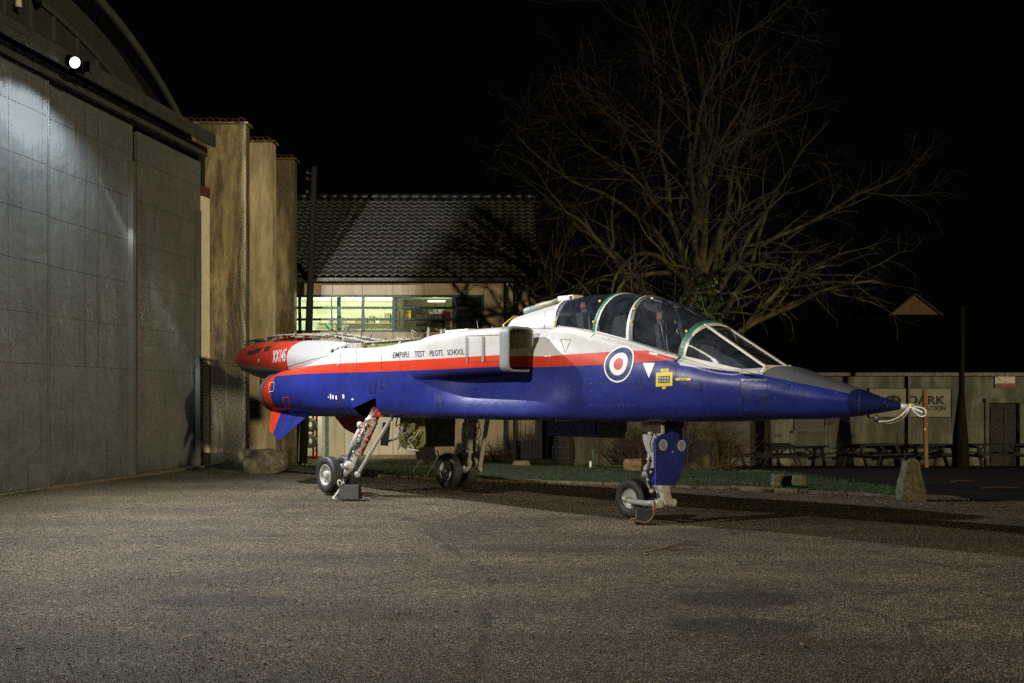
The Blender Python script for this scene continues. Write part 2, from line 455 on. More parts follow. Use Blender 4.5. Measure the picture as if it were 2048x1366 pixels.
def chipped():
    t = NT('chipped_red_paint'); v = t.coord('Object')
    n = t.noise(v, 9, 7, 0.72, 0.6)
    c = t.mix(t.ramp(n, [(0.47, 0.0), (0.50, 1.0)]), (0.36, 0.035, 0.02), (0.46, 0.46, 0.45))
    n2 = t.noise(v, 30, 5, 0.7)
    c = t.mix(t.ramp(n2, [(0.6, 0.0), (0.68, 0.85)]), c, (0.06, 0.04, 0.04))
    t.val(t.b.inputs['Base Color'], c); t.b.inputs['Roughness'].default_value = 0.45
    t.bump(n, 0.3, 0.003)
    return t.m
M['chipred'] = chipped()
M['olive'] = rough_mat('olive_primer', (0.15, 0.155, 0.035), 0.6, 0.3, 6, dirt=(0.05, 0.045, 0.02), dirt_amt=0.6)
M['pipe'] = rough_mat('dull_pipe', (0.27, 0.26, 0.19), 0.5, 0.25, 10, dirt=(0.12, 0.10, 0.06), dirt_amt=0.6)
M['duct'] = rough_mat('aluminium_bracket', (0.42, 0.41, 0.36), 0.45, 0.3, 12, metal=0.3, dirt=(0.06, 0.05, 0.04), dirt_amt=0.8)
M['navy'] = rough_mat('royal_blue_paint', (0.016, 0.026, 0.20), 0.36, 0.16, 3, bump=0.05, dirt=(0.01, 0.012, 0.07), dirt_amt=0.4)
M['redpaint'] = rough_mat('signal_red_paint', (0.62, 0.045, 0.012), 0.4, 0.12, 3, bump=0.05, dirt=(0.28, 0.04, 0.02), dirt_amt=0.4)
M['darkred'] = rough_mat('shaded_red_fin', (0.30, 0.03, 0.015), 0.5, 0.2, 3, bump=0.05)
M['whitepaint'] = rough_mat('white_aircraft_paint', (0.74, 0.74, 0.72), 0.38, 0.05, 3, bump=0.05, dirt=(0.5, 0.48, 0.42), dirt_amt=0.4)
M['greyframe'] = rough_mat('grey_canopy_frame', (0.10, 0.106, 0.112), 0.45, 0.12, 6, bump=0.05)
M['lipgrey'] = rough_mat('intake_lip_grey', (0.22, 0.25, 0.26), 0.4, 0.1, 6, bump=0.05)
M['decalwhite'] = rough_mat('white_marking', (0.78, 0.78, 0.76), 0.45, 0.04, 5, bump=0)
M['decalblue'] = rough_mat('navy_marking', (0.012, 0.02, 0.13), 0.45, 0.1, 5, bump=0)
M['decaldeep'] = rough_mat('blue_patch', (0.012, 0.018, 0.13), 0.4, 0.15, 5, bump=0)
M['decalred'] = rough_mat('red_marking', (0.50, 0.035, 0.018), 0.45, 0.1, 5, bump=0)
M['rivetgrey'] = rough_mat('worn_fastener', (0.22, 0.23, 0.28), 0.5, 0.3, 5, bump=0)
M['ink'] = rough_mat('dark_lettering', (0.012, 0.014, 0.05), 0.5, 0.1, 5, bump=0)
M['line'] = rough_mat('panel_gap', (0.02, 0.02, 0.03), 0.8, 0.1, 5, bump=0)
M['yellow'] = rough_mat('yellow_tape', (0.72, 0.56, 0.02), 0.5, 0.15, 9, bump=0.2)
M['teal'] = rough_mat('green_tape', (0.012, 0.20, 0.125), 0.45, 0.2, 9, bump=0.2)
M['cockpit'] = rough_mat('cockpit_dark_grey', (0.035, 0.037, 0.042), 0.6, 0.3, 8)
M['seatred'] = rough_mat('faded_red_headrest', (0.42, 0.12, 0.08), 0.7, 0.2, 8)
M['seatgrey'] = rough_mat('seat_grey', (0.10, 0.11, 0.11), 0.6, 0.3, 8)
M['canopyglass'] = glass_mat('canopy_perspex', (0.80, 0.85, 0.92), 0.028, 0.08)
M['pane'] = glass_mat('window_pane', (0.86, 0.93, 0.86), 0.02, 0.02, False)
M['lens'] = glass_mat('lamp_glass', (0.9, 0.9, 0.82), 0.22, 0.05, False)
M['chrome'] = rough_mat('lamp_reflector', (0.62, 0.60, 0.48), 0.25, 0.1, 5, metal=0.3, bump=0)
M['rope'] = rough_mat('white_cord', (0.80, 0.80, 0.74), 0.6, 0.05, 5, bump=0)
M['orange'] = rough_mat('orange_rope', (0.17, 0.09, 0.03), 0.8, 0.3, 30, bump=0.5)
M['nozzle'] = rough_mat('heat_stained_nozzle', (0.17, 0.17, 0.165), 0.42, 0.25, 6, metal=0.4)
M['redrack'] = rough_mat('red_rack', (0.70, 0.05, 0.02), 0.5, 0.1, 4)
M['cyan'] = rough_mat('turquoise_plastic', (0.03, 0.42, 0.42), 0.5, 0.1, 4)
M['card'] = rough_mat('brown_cardboard', (0.12, 0.095, 0.06), 0.85, 0.15, 4)
M['greenpost'] = rough_mat('green_post', (0.03, 0.075, 0.05), 0.6, 0.3, 6)
M['cctv'] = rough_mat('cream_camera_housing', (0.62, 0.60, 0.42), 0.5, 0.05, 4)
M['signred'] = rough_mat('red_sign', (0.16, 0.035, 0.03), 0.6, 0.1, 4, bump=0)
M['house'] = rough_mat('brown_render', (0.085, 0.050, 0.026), 0.85, 0.15, 1)
M['hullclay'] = None
# =================================================================== GROUND
def ground():
    xs = np.unique(np.concatenate([np.arange(-14, 18.1, 0.5), np.linspace(-400, -14, 24), np.linspace(18, 400, 24)]))
    ys = np.unique(np.concatenate([np.arange(-3, 40.1, 0.5), np.linspace(-200, -3, 14), np.linspace(40, 700, 30)]))
    vs = []
    for y in ys:
        for x in xs:
            r = 0.012 * math.sin(x * 0.9 + 1.3) * math.cos(y * 0.7) + 0.008 * math.sin(x * 2.1 + y * 1.7)
            if abs(x) > 20 or y > 40: r = 0
            vs.append((x, y, ground_z(x, y) - 0.012 + r))
    n = len(xs)
    mb = MB().add(vs, [(i * n + j, i * n + j + 1, (i + 1) * n + j + 1, (i + 1) * n + j) for i in range(len(ys) - 1) for j in range(n - 1)], 0, True)
    o = mb.build('tarmac_ground', M['tarmac'], rec=False); tag(o, kind='structure')
ground()

KERB = [(-5.6, 24.1), (-4.3, 23.0), (-2.8, 22.25), (-1.3, 21.65), (.2, 21.05), (1.5, 20.5), (2.8, 19.9), (4.1, 19.3), (5.2, 18.75), (6.1, 18.1), (6.65, 17.45)]
BACK = [(7.1, 18.3), (6.9, 20.2), (5.6, 22.6), (3.0, 25.5), (1.9, 28.5), (1.6, 31.3), (-5.9, 31.3), (-6.0, 25.0)]
LAWN = KERB + BACK
def inside(x, y, P):
    c = False; n = len(P)
    for i in range(n):
        x0, y0 = P[i]; x1, y1 = P[i - 1]
        if (y0 > y) != (y1 > y) and x < (x1 - x0) * (y - y0) / (y1 - y0) + x0: c = not c
    return c
def lawn_h(x, y):
    return ground_z(x, y) + 0.07 + 0.10 * math.exp(-((x + .8) ** 2 + (y - 23.6) ** 2) / 1.6) + 0.05 * math.sin(x * 1.3) * math.sin(y * .9) + .18 * min(max((y - 28) / 3, 0), 1)
def lawn():
    vs, fs, idx = [], [], {}
    st = 0.3
    cells = []
    for i in range(int(-6.3 / st), int(7.5 / st)):
        for j in range(int(17.1 / st), int(31.6 / st)):
            if inside((i + .5) * st, (j + .5) * st, LAWN): cells.append((i, j))
    def vid(i, j):
        if (i, j) not in idx:
            x, y = i * st, j * st
            edge = any(not inside(x + a, y + b, LAWN) for a, b in ((.3, 0), (-.3, 0), (0, .3), (0, -.3)))
            idx[(i, j)] = len(vs); vs.append((x, y, ground_z(x, y) + (-.03 if edge and not inside(x, y - .45, LAWN) is False and False else 0) + (lawn_h(x, y) - ground_z(x, y)) * (0.25 if edge else 1)))
        return idx[(i, j)]
    for i, j in cells: fs.append((vid(i, j), vid(i + 1, j), vid(i + 1, j + 1), vid(i, j + 1)))
    o = MB().add(vs, fs, 0, True).build('lawn_soil', M['grassbase'], rec=False); tag(o, kind='structure')
    rg = random.Random(21); g = MB()
    n = 0
    while n < 26000:
        x = rg.uniform(-6, 7); y = 17.3 + 14 * rg.random() ** 1.7
        if not inside(x, y, LAWN): continue
        if math.sin(x * 2.3 + 1) * math.sin(y * 2.9) + rg.random() * 1.3 < -.15: continue
        z = lawn_h(x, y) - .02; h = rg.uniform(.02, .065); a = rg.uniform(0, PI); w = rg.uniform(.005, .010)
        lx, ly = rg.uniform(-.04, .04), rg.uniform(-.04, .04)
        k = len(g.v)
        g.v += [(x - w * math.cos(a), y - w * math.sin(a), z), (x + w * math.cos(a), y + w * math.sin(a), z), (x + lx, y + ly, z + h)]
        g.f.append([k, k + 1, k + 2]); g.mi.append(0); g.sm.append(False); n += 1
    o = g.build('grass', M['grass'], rec=False); tag(o, 'short green lawn grass behind the low kerb', 'grass', kind='stuff')
lawn()
def shade_sheet():  # sheet over the tarmac, its dark colour standing in for shade
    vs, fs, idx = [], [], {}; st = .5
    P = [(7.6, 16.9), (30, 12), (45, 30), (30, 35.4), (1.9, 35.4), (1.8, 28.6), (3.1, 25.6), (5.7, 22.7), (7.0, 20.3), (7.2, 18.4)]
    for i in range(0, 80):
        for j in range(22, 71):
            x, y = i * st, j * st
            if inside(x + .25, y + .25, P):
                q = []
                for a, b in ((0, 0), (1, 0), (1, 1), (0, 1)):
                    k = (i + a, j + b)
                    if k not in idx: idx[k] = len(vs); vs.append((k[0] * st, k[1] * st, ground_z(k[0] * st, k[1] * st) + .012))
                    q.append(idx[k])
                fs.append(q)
    tag(MB().add(vs, fs, 0, True).build('shade_sheet', M['groundshade'], rec=False), kind='structure')
shade_sheet()
def verge(name, pts, n, hmax, label, sp=.22):
    rg = random.Random(len(name) + n); g = MB()
    for i in range(n):
        q = rg.random() * (len(pts) - 1); k = int(q); u = q - k
        x = pts[k][0] * (1 - u) + pts[k + 1][0] * u + rg.gauss(0, sp); y = pts[k][1] * (1 - u) + pts[k + 1][1] * u + rg.gauss(0, sp)
        z = ground_z(x, y) - .015; h = rg.uniform(.02, hmax); a = rg.uniform(0, PI); w = .006
        k = len(g.v); g.v += [(x - w * math.cos(a), y - w * math.sin(a), z), (x + w * math.cos(a), y + w * math.sin(a), z), (x + rg.uniform(-.04, .04), y + rg.uniform(-.04, .04), z + h)]
        g.f.append([k, k + 1, k + 2]); g.mi.append(0); g.sm.append(False)
    tag(g.build(name, M['grass'], rec=False), label, 'grass', kind='stuff')
verge('weeds', [(-8.8, 18.0), (-8.6, 18.9)], 900, .07, 'tufts of green weeds at the foot of the nearest hangar door', .16)
verge('grass_tufts', [(-7.5, 24.6), (-7.2, 25.6), (-6.7, 26.2), (-6.0, 25.2), (-5.4, 24.2)], 3200, .08, 'patchy grass at the foot of the first hangar pier', .25)

def kerb():
    root = empty('low_kerb', (0, 0, 0), 0, 'low crumbling kerb of rough stones between tarmac and lawn', 'kerb')
    rg = random.Random(2)
    P = [Vector((x, y, 0)) for x, y in KERB[2:]]
    tot = sum((b - a).length for a, b in zip(P[:-1], P[1:])); s = 0; L = .62
    def pt(s):
        for a, b in zip(P[:-1], P[1:]):
            l = (b - a).length
            if s <= l: return a.lerp(b, s / l), (b - a).normalized()
            s -= l
        return P[-1], (P[-1] - P[-2]).normalized()
    while s < tot - .4:
        l = rg.uniform(.35, .95); a, d = pt(s); b, d2 = pt(min(s + l - .02, tot)); n_ = Vector((-d.y, d.x, 0))
        z0 = ground_z(a.x, a.y); h = rg.uniform(.02, .055); w = rg.uniform(.16, .26); j = rg.uniform(-.04, .04)
        vs = []
        for i in range(4):
            q = a.lerp(b, i / 3) + n_ * j
            for o, z in ((-w / 2, -.06), (-w / 2 + .015, h * rg.uniform(.8, 1.05)), (w / 2 - .015, h * rg.uniform(.85, 1.1)), (w / 2, -.06)):
                p = q + n_ * (o + rg.uniform(-.008, .008)); vs.append((p.x, p.y, z0 + z))
        fs = [(i * 4 + k, i * 4 + k + 1, (i + 1) * 4 + k + 1, (i + 1) * 4 + k) for i in range(3) for k in range(3)] + [(0, 1, 2, 3), (12, 13, 14, 15)]
        MB().add(vs, fs).build('kerb_stone', M['kerb'], root)
        s += l
kerb()

def scatter():
    rg = random.Random(8); g = MB(); c = MB()
    def leaf(mb, x, y, z, r, m=0):
        a = rg.uniform(0, 2 * PI); tlt = rg.uniform(-.4, .4)
        vs = []
        for k, (u, w) in enumerate(((1, 0), (.1, .5), (-1, 0), (.1, -.5))):
            px_ = u * r * math.cos(a) - w * r * math.sin(a); py_ = u * r * math.sin(a) + w * r * math.cos(a)
            vs.append((x + px_, y + py_, z + .004 + w * tlt * r + abs(u) * r * .15))
        k = len(mb.v); mb.v += vs; mb.f.append([k, k + 1, k + 2, k + 3]); mb.mi.append(m); mb.sm.append(False)
    for i in range(4200):
        t = rg.random()
        if t < .45:
            q = rg.random() * (len(KERB) - 1); k = int(q); u = q - k
            x = KERB[k][0] * (1 - u) + KERB[k + 1][0] * u + rg.gauss(0, .22); y = KERB[k][1] * (1 - u) + KERB[k + 1][1] * u - abs(rg.gauss(0, .45))
        elif t < .55: y = rg.uniform(17, 27); x = -11.86 + .157 * y + abs(rg.gauss(.1, .8))
        elif t < .7: x, y = rg.gauss(7.6, .7), rg.gauss(17.6, .6)
        else: x, y = rg.uniform(-8, 8), rg.uniform(6.5, 19)
        if x < -11.8 + .157 * y: continue
        leaf(g, x, y, ground_z(x, y), rg.uniform(.012, .035))
    for i in range(30000):
        y = 5.6 + 15 * rg.random() ** 1.5; x = rg.uniform(-.52, .52) * y
        if x < -11.7 + .157 * y: continue
        r = rg.uniform(.0035, .0085); cm = rg.choice((0, 0, 1, 1, 2, 3))
        k = len(c.v); z = 0.0
        c.v += [(x + r, y, z - .004), (x - r * .4, y + r * .9, z - .004), (x - r * .5, y - r * .8, z - .004), (x + rg.uniform(-r, r) * .3, y, z + r * .55)]
        c.f += [[k, k + 1, k + 3], [k + 1, k + 2, k + 3], [k + 2, k, k + 3]]; c.mi += [cm] * 3; c.sm += [False] * 3
    tag(g.build('fallen_leaves', M['dead'], rec=False), 'brown fallen leaves scattered over tarmac and kerb', 'leaves', kind='stuff')
    tag(c.build('stone_chips', [M['chip'], M['chipgrey'], M['chipdark'], M['chipbrown']], rec=False), 'pale loose stone chips scattered over the tarmac', 'gravel', kind='stuff')
    s = MB()
    for (px, py, dx, dy) in ((1290, 1106, .5, .05), (1330, 1098, .45, .1), (1480, 948, .9, -.2), (1900, 965, .6, .1), (1700, 1062, .2, .05), (1090, 942, .4, .05), (1560, 960, .7, -.1), (1960, 978, .8, .05)):
        d = CAMZ * FPX / (py - HOR); x, y = wx(px, d), d; z = ground_z(x, y) + .012
        if py < 965: z += .05
        s.tube([(x, y, z), (x + dx * .4, y + dy + .03, z + .02), (x + dx, y + dy * 2, z)], [.012, .009, .004], 5)
    tag(s.build('fallen_sticks', M['bush']), 'thin broken sticks lying on tarmac and lawn', 'sticks', kind='stuff')
scatter()

# =================================================================== HANGAR
HB = Vector((-8.972, 18.4, 0)); HA = math.atan2(.9879, .1552)
def t_of(px, o=0.0): return ((11.863 - 1.0122 * o) / (.1571 - (px - 1024) / FPX) - 18.4) / .9879
hang = empty('aircraft_hangar', HB, HA, 'big grey hangar with arched roof and tall sheet metal sliding doors', 'hangar')
# door leaves
def leaf(t0, t1, off, top, ups, lows, seed):
    rg = random.Random(seed)
    L = MB().b2((t0, -off + .02, .02), (t1, -off + .10, top)).build('door_leaf', M['seam'], hang)
    rows = [.03, 2.29, 3.21, 4.15, 5.06, 6.0, 6.91, top - .01]
    rv = MB()
    for r in range(len(rows) - 1):
        cols = [t0] + (lows if r == 0 else ups) + [t1]
        for a, b in zip(cols[:-1], cols[1:]):
            x0, x1, z0, z1 = a + .004, b - .004, rows[r] + .004, rows[r + 1] - .004
            n = 4; vs = []
            for i in range(n + 1):
                for j in range(n + 1):
                    u, w = i / n, j / n
                    e = (i in (0, n)) or (j in (0, n))
                    dy = 0 if e else .010 * math.sin(PI * u) * math.sin(PI * w) * rg.uniform(-.6, 1.2)
                    if e and not ((i in (0, n)) and (j in (0, n))): dy = rg.uniform(-.0025, .0035)
                    vs.append((x0 + (x1 - x0) * u, -off - dy, z0 + (z1 - z0) * w))
            fs = [(i * (n + 1) + j, (i + 1) * (n + 1) + j, (i + 1) * (n + 1) + j + 1, i * (n + 1) + j + 1) for i in range(n) for j in range(n)]
            m = MB().add(vs, fs, 0, True)
            # folded edges back to the leaf
            m.b2((x0, -off + .001, z0), (x1, -off + .019, z0 + .004)).b2((x0, -off + .001, z1 - .004), (x1, -off + .019, z1)).b2((x0, -off + .001, z0), (x0 + .004, -off + .019, z1)).b2((x1 - .004, -off + .001, z0), (x1, -off + .019, z1))
            m.build('metal_panel', M['door'], L, rec=False)
            k = int((x1 - x0) / .085)
            for i in range(k):
                x = x0 + .04 + i * .085
                if rg.random() < .9: rv.add([(x - .008, -off - .001, z0 + .025), (x, -off - .001, z0 + .033), (x + .008, -off - .001, z0 + .025), (x, -off - .001, z0 + .017), (x, -off - .008, z0 + .025)], [(0, 1, 4), (1, 2, 4), (2, 3, 4), (3, 0, 4)])
            k = int((z1 - z0) / .12)
            for i in range(k):
                z = z0 + .05 + i * .12; x = x0 + .022
                if rg.random() < .8: rv.add([(x - .008, -off - .001, z), (x, -off - .001, z + .008), (x + .008, -off - .001, z), (x, -off - .001, z - .008), (x, -off - .007, z)], [(0, 1, 4), (1, 2, 4), (2, 3, 4), (3, 0, 4)])
    rv.build('rivet', M['seam'], L, kind='stuff')
    return L
L1 = leaf(-2.95, t_of(99, .16), .16, 7.62, [-1.95, -.95, .0, .99], [-2.3, -1.6, -.95, -.35, .25, .93], 1)
MB().b2((-11.5, -.15, .02), (-2.96, -.05, 7.62)).build('door_leaf', M['door'], hang)
L2 = leaf(t_of(101, .08), t_of(266, .08), .08, 7.60, [t_of(170, .08), t_of(196, .08)], [t_of(x, .08) for x in (145, 182, 213, 246)], 2)
L3 = leaf(t_of(276), t_of(401), .0, 7.55, [t_of(323)], [t_of(x) for x in (303, 330, 366)], 3)
for (L, t, o, w, top) in ((L1, t_of(100, .19), .16, .03, 7.6), (L2, t_of(270.5, .20), .17, .14, 6.75), (L3, t_of(402, .13), .10, .10, 6.3)):
    MB().b2((t - w / 2, -o - .03, .02), (t + w / 2, -o + .09, top)).build('door_post', M['greypaint'], L, bevel=.008)
MB().b2((t_of(170, .08) - .01, -.09, 2.3), (t_of(170, .08) + .01, -.084, 7.5)).build('seam_strip', M['seam'], L2)
MB().b2((t_of(196, .08) - .01, -.09, 2.3), (t_of(196, .08) + .01, -.084, 7.5)).build('seam_strip', M['seam'], L2)
def plate(L, t, z, w, h, off): 
    p = MB().b2((t - w / 2, -off - .016, z), (t + w / 2, -off - .008, z + h)).build('cover_plate', M['door'], L, bevel=.003)
    for a in (-1, 1):
        for b in (0, 1): MB().lathe([(0, .012), (.008, .01), (.009, 0)], (t + a * (w / 2 - .03), -off - .016, z + .03 + b * (h - .06)), (0, -1, 0), 6).build('bolt', M['seam'], p)
plate(L2, t_of(180), .12, .40, .30, .08); plate(L2, t_of(254), .12, .36, .28, .08); plate(L1, .92, .02, .7, .42, .16); plate(L3, t_of(330), .16, .3, .3, 0)
MB().b2((-3, -.35, -.02), (8.2, .2, .018)).build('door_sill', M['kerb'], hang)
# wall return beside the last leaf, pale jamb strip with a scrap of red brick over it
MB().b2((t_of(404.5), -.02, -.2), (8.32, .25, 6.72)).build('door_jamb', M['jamb'], hang)
MB().b2((t_of(405), -.03, 6.725), (8.32, .22, 6.98)).build('brick_patch', M['redtile'], hang)
MB().b2((8.1, .1, 6.99), (8.34, .3, 7.9)).build('door_head', M['black'], hang)
# side wall running back out of sight
MB().b2((8.1, .25, -.3), (8.35, 24, 8.0)).build('side_wall', M['wall2'], hang)
# rails and beam over the doors
MB().b2((-11.5, -.34, 7.58), (7.5, -.30, 7.80)).build('track_rail', M['beam'], hang)
MB().b2((-4, -.30, 7.64), (7.5, .12, 7.78)).build('track_rail', M['beam'], hang)
MB().b2((-11.5, -.72, 7.72), (7.15, -.66, 8.02)).build('beam_fascia', M['beam'], hang)
MB().b2((-4, -.735, 7.86), (7.15, -.72, 7.872)).build('beam_fascia', M['seam'], hang)
MB().prism([(-4, -.66, 7.96), (-4, -.66, 8.02), (-4, .1, 8.34), (-4, .1, 8.2)], (7.15 + 4, 0, 0)).build('canopy_sheet', M['gable'], hang)
MB().tube([(-4, -.50, 8.12), (t_of(114), -.50, 8.12), (t_of(117), -.58, 8.10), (t_of(117), -.62, 8.02)], .035, 8).build('conduit', M['black'], hang)
# arched gable
def za(t): return -.44 + math.sqrt(max(10.3 ** 2 - (t - .25) ** 2, 1))
ts = np.linspace(-5.6, 6.1, 44)
poly = [(t, .1, za(t)) for t in ts] + [(6.1, .1, 8.0), (-5.6, .1, 8.0)]
MB().prism(poly, (0, .12, 0)).build('gable_cladding', M['gable'], hang)
def band(y0, y1, g0, g1, name, mat, ta=-5.6, tb=6.35):
    tt = np.linspace(ta, tb, 44); vs = []
    for t in tt:
        z = za(t); vs += [(t, y0, z + g0), (t, y0, z + g1), (t, y1, z + g1), (t, y1, z + g0)]
    fs = [(i * 4 + k, i * 4 + (k + 1) % 4, (i + 1) * 4 + (k + 1) % 4, (i + 1) * 4 + k) for i in range(43) for k in range(4)] + [(0, 1, 2, 3), (172, 173, 174, 175)]
    MB().add(vs, fs).build(name, mat, hang)
band(-.46, -.40, -.16, .02, 'verge_board', M['beam'])
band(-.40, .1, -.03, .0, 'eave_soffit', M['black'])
band(.03, .09, -.78, -.68, 'arch_trim', M['beam'], -5.6, 5.9)
roof = MB(); tt = np.linspace(-5.7, 6.5, 40); vs = []
for t in tt: vs += [(t, -.44, za(t) + .03), (t, 24, za(t) + .03)]
roof.add(vs, [(2 * i, 2 * i + 1, 2 * i + 3, 2 * i + 2) for i in range(39)], 0, True).build('curved_roof', M['slate'], hang)
for px in (17, 70, 116, 162, 202, 241, 282):
    t = t_of(px); top = za(t) - .72
    MB().b2((t - .025, .055, 8.3), (t + .025, .098, max(top, 8.5))).build('gable_batten', M['beam'], hang)
for t in (-1.2, -2.2): MB().b2((t - .025, .055, 8.3), (t + .025, .098, za(t) - .72)).build('gable_batten', M['beam'], hang)
# ---- flood lamp (thing hanging on the hangar)
FL = empty('flood_lamp', (LAMP.x, LAMP.y, LAMP.z), 0, 'lit white flood lamp on the beam above the hangar doors', 'flood lamp')
AIM = (Vector((4.5, 11.0, 0)) - LAMP).normalized()
rotq = AIM.to_track_quat('X', 'Z').to_matrix().to_4x4()
def rp_(p): return rotq @ Vector(p)
def rbox(name, p0, p1, m, bev=.006, par=None):
    mb = MB().b2(p0, p1); mb.v = [tuple(rp_(q)) for q in mb.v]; return mb.build(name, m, par or FL, bevel=bev)
rbox('housing', (-.12, -.12, -.09), (-.01, .12, .09), M['matt'])
lens = MB().lathe([(-.009, .10), (.004, .10), (.016, .07), (.02, 0)], (0, 0, 0), AIM, 24).build('lamp_face', emit_mat('flood_lamp_glow', (0.92, 0.96, 1.0), 9), FL)
MB().bar((-.05, .0, .0), (-.62, .12, .28), .03, .03).build('bracket', M['matt'], FL)
hh = MB().b2((-.16, -.10, -.16), (-.02, .10, -.14)); hh.build('junction_box', M['matt'], FL)
def spot(name, loc, direction, power, size, blend, col, rad, parent=None):
    d = bpy.data.lights.new(name, 'SPOT'); d.energy = power; d.spot_size = R(size); d.spot_blend = blend; d.color = col; d.shadow_soft_size = rad
    o = bpy.data.objects.new(name, d); COL.objects.link(o); o.rotation_euler = Vector(direction).to_track_quat('-Z', 'Y').to_euler()
    if parent: o.parent = parent; o.location = Vector(loc) - parent.location
    else: o.location = loc
    return o
spot('flood_beam', LAMP + AIM * .05, AIM, 6200, 150, 1.0, (0.96, 0.98, 1.0), .05, FL)
pd_ = bpy.data.lights.new('flood_spill', 'SPOT'); pd_.spot_size = R(152); pd_.spot_blend = .5; pd_.energy = 620; pd_.color = (.86, .94, 1.0); pd_.shadow_soft_size = .08
po_ = bpy.data.objects.new('flood_spill', pd_); COL.objects.link(po_); po_.parent = FL; po_.location = AIM * .22; po_.rotation_euler = Vector((.12, -.05, -1)).to_track_quat('-Z', 'Y').to_euler()
# the same kind of lamp at the near end of the beam, out of the picture to the left
FL2 = empty('flood_lamp', (-9.55, 9.3, 7.55), 0, 'flood lamp at the near end of the hangar beam', 'flood lamp')
AIM2 = (Vector((2.6, 14.0, 1.8)) - FL2.location).normalized(); rq2 = AIM2.to_track_quat('X', 'Z').to_matrix().to_4x4()
for nm, p0, p1, m in (('housing', (-.14, -.16, -.12), (-.01, .16, .12), M['cctv']), ('lamp_face', (-.009, -.14, -.10), (.004, .14, .10), emit_mat('flood_lamp_glow_warm', (1.0, 0.92, 0.78), 6))):
    mb = MB().b2(p0, p1); mb.v = [tuple(rq2 @ Vector(q)) for q in mb.v]; mb.build(nm, m, FL2)
MB().bar((-.05, 0, 0), (-.75, .1, .15), .03, .03).build('bracket', M['beam'], FL2)
spot('flood_beam', FL2.location + AIM2 * .05, AIM2, 5600, 96, 1.0, (1.0, 0.94, 0.83), .08, FL2)
# added second head and shield plates, shaping the lit edge on the workshop
B2 = Vector((-4.2, 31.5, 5.0)); D2 = (B2 - LAMP).normalized()
L2p = LAMP + Vector((-.04, .24, .03))
fd = Vector((-2.99 - L2p.x, 31.5 - L2p.y, 0)).normalized(); rt = Vector((fd.y, -fd.x, 0))
sh = MB(); q0 = L2p + fd * .12 - FL.location
sh.prism([q0 + Vector((0, 0, -.10)), q0 + Vector((0, 0, .10)), q0 + rt * .15 + Vector((0, 0, .10)), q0 + rt * .15 + Vector((0, 0, -.10))], fd * .006)
fl_ = Vector((math.sin(R(10.2)), math.cos(R(10.2)), 0)); rl_ = Vector((-fl_.y, fl_.x, 0)); q1 = L2p + fl_ * .12 - FL.location
sh2 = MB().prism([q1 + Vector((0, 0, -.10)), q1 + Vector((0, 0, .10)), q1 + rl_ * .15 + Vector((0, 0, .10)), q1 + rl_ * .15 + Vector((0, 0, -.10))], fl_ * .006); sh2.build('added_light_shield', M['matt'], FL)
sh.build('added_light_shield', M['matt'], FL)
MB().lathe([(-.08, 0), (-.08, .04), (-.02, .05), (-.02, .0)], L2p - FL.location, D2, 16).build('added_rear_head', M['matt'], FL)
spot('added_workshop_beam', L2p, D2, 7000, 75, .6, (1.0, 0.96, 0.86), .004, FL)
# CCTV camera and small lamp on the gable
t = t_of(64)
CW = hang.matrix_world if False else (Matrix.Translation(HB) @ Matrix.Rotation(HA, 4, 'Z'))
def hw(t, y, z): return CW @ Vector((t, y, z))
c = empty('security_camera', hw(t, -.15, 9.15), 0, 'cream dome security camera high on the hangar gable', 'camera')
MB().lathe([(.17, 0), (.17, .06), (.13, .13), (-.10, .12), (-.13, .10), (-.13, 0)], (0, 0, 0), (0.15, 0, 1), 18).build('housing', M['cctv'], c)
MB().lathe([(-.13, .09), (-.18, .075), (-.21, .04), (-.22, 0)], (0, 0, 0), (.15, 0, 1), 18).build('dome', M['hose'], c)
MB().bar((0, 0, .1), (-.2, .02, .14), .04, .04).build('bracket', M['cctv'], c)
c = empty('bulkhead_light', hw(t_of(27), -.1, 8.72), 0, 'small unlit cream bulkhead fitting beside the security camera', 'light fitting')
MB().lathe([(-.07, 0), (-.07, .06), (.07, .05), (.07, 0)], (0, 0, 0), (0, 0, 1), 14).build('body', M['cctv'], c)

# ---- the row of tall tile-capped piers past the doors
def pier(d0, x0, x1, thick, H, label, mat='pier'):
    zb = -.9
    p = empty('hangar_pier', (x0, d0, 0), 0, label, 'pier', 'rendered piers beyond the hangar doors')
    rg = random.Random(int(d0 * 10))
    MB().b2((0, 0, zb), (x1 - x0, thick, H)).build('shaft', M[mat], p, bevel=.015)
    MB().b2((-.06, -.06, H), (x1 - x0 + .07, thick + .07, H + .05)).build('cap_slab', M['pier'], p, bevel=.008)
    n = int((x1 - x0 + .12) / .16)
    for i in range(n):
        for j in range(2):
            x = -.06 + i * .16; y = -.10 + j * (thick / 2 + .09)
            cx = x + .08; vs = []
            w = .078; hgt = .085 + rg.uniform(-.015, .015)
            for yy, zz in ((y, H + .055 + (0 if j == 0 else .05)), (y + thick / 2 + .09, H + .105 - (0 if j == 0 else .05))):
                for k in range(5):
                    a = PI * k / 4; vs.append((cx - w * math.cos(a), yy, zz + hgt * math.sin(a)))
            vs2 = [(a_, b_, c_ - .014) for a_, b_, c_ in vs]
            fs = [(k, k + 1, k + 6, k + 5) for k in range(4)] + [(10 + k, 10 + k + 5, 10 + k + 6, 10 + k + 1) for k in range(4)] + [(k, 10 + k, 11 + k, k + 1) for k in range(4)]
            MB().add(vs + vs2, fs, 0, False).build('cap_tile', M['redtile'], p, rec=False)
    return p
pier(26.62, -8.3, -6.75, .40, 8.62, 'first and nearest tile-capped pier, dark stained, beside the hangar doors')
pier(28.5, -8.6, -6.50, .40, 8.62, 'middle tile-capped pier, brightest one, between two others', 'pier_lit')
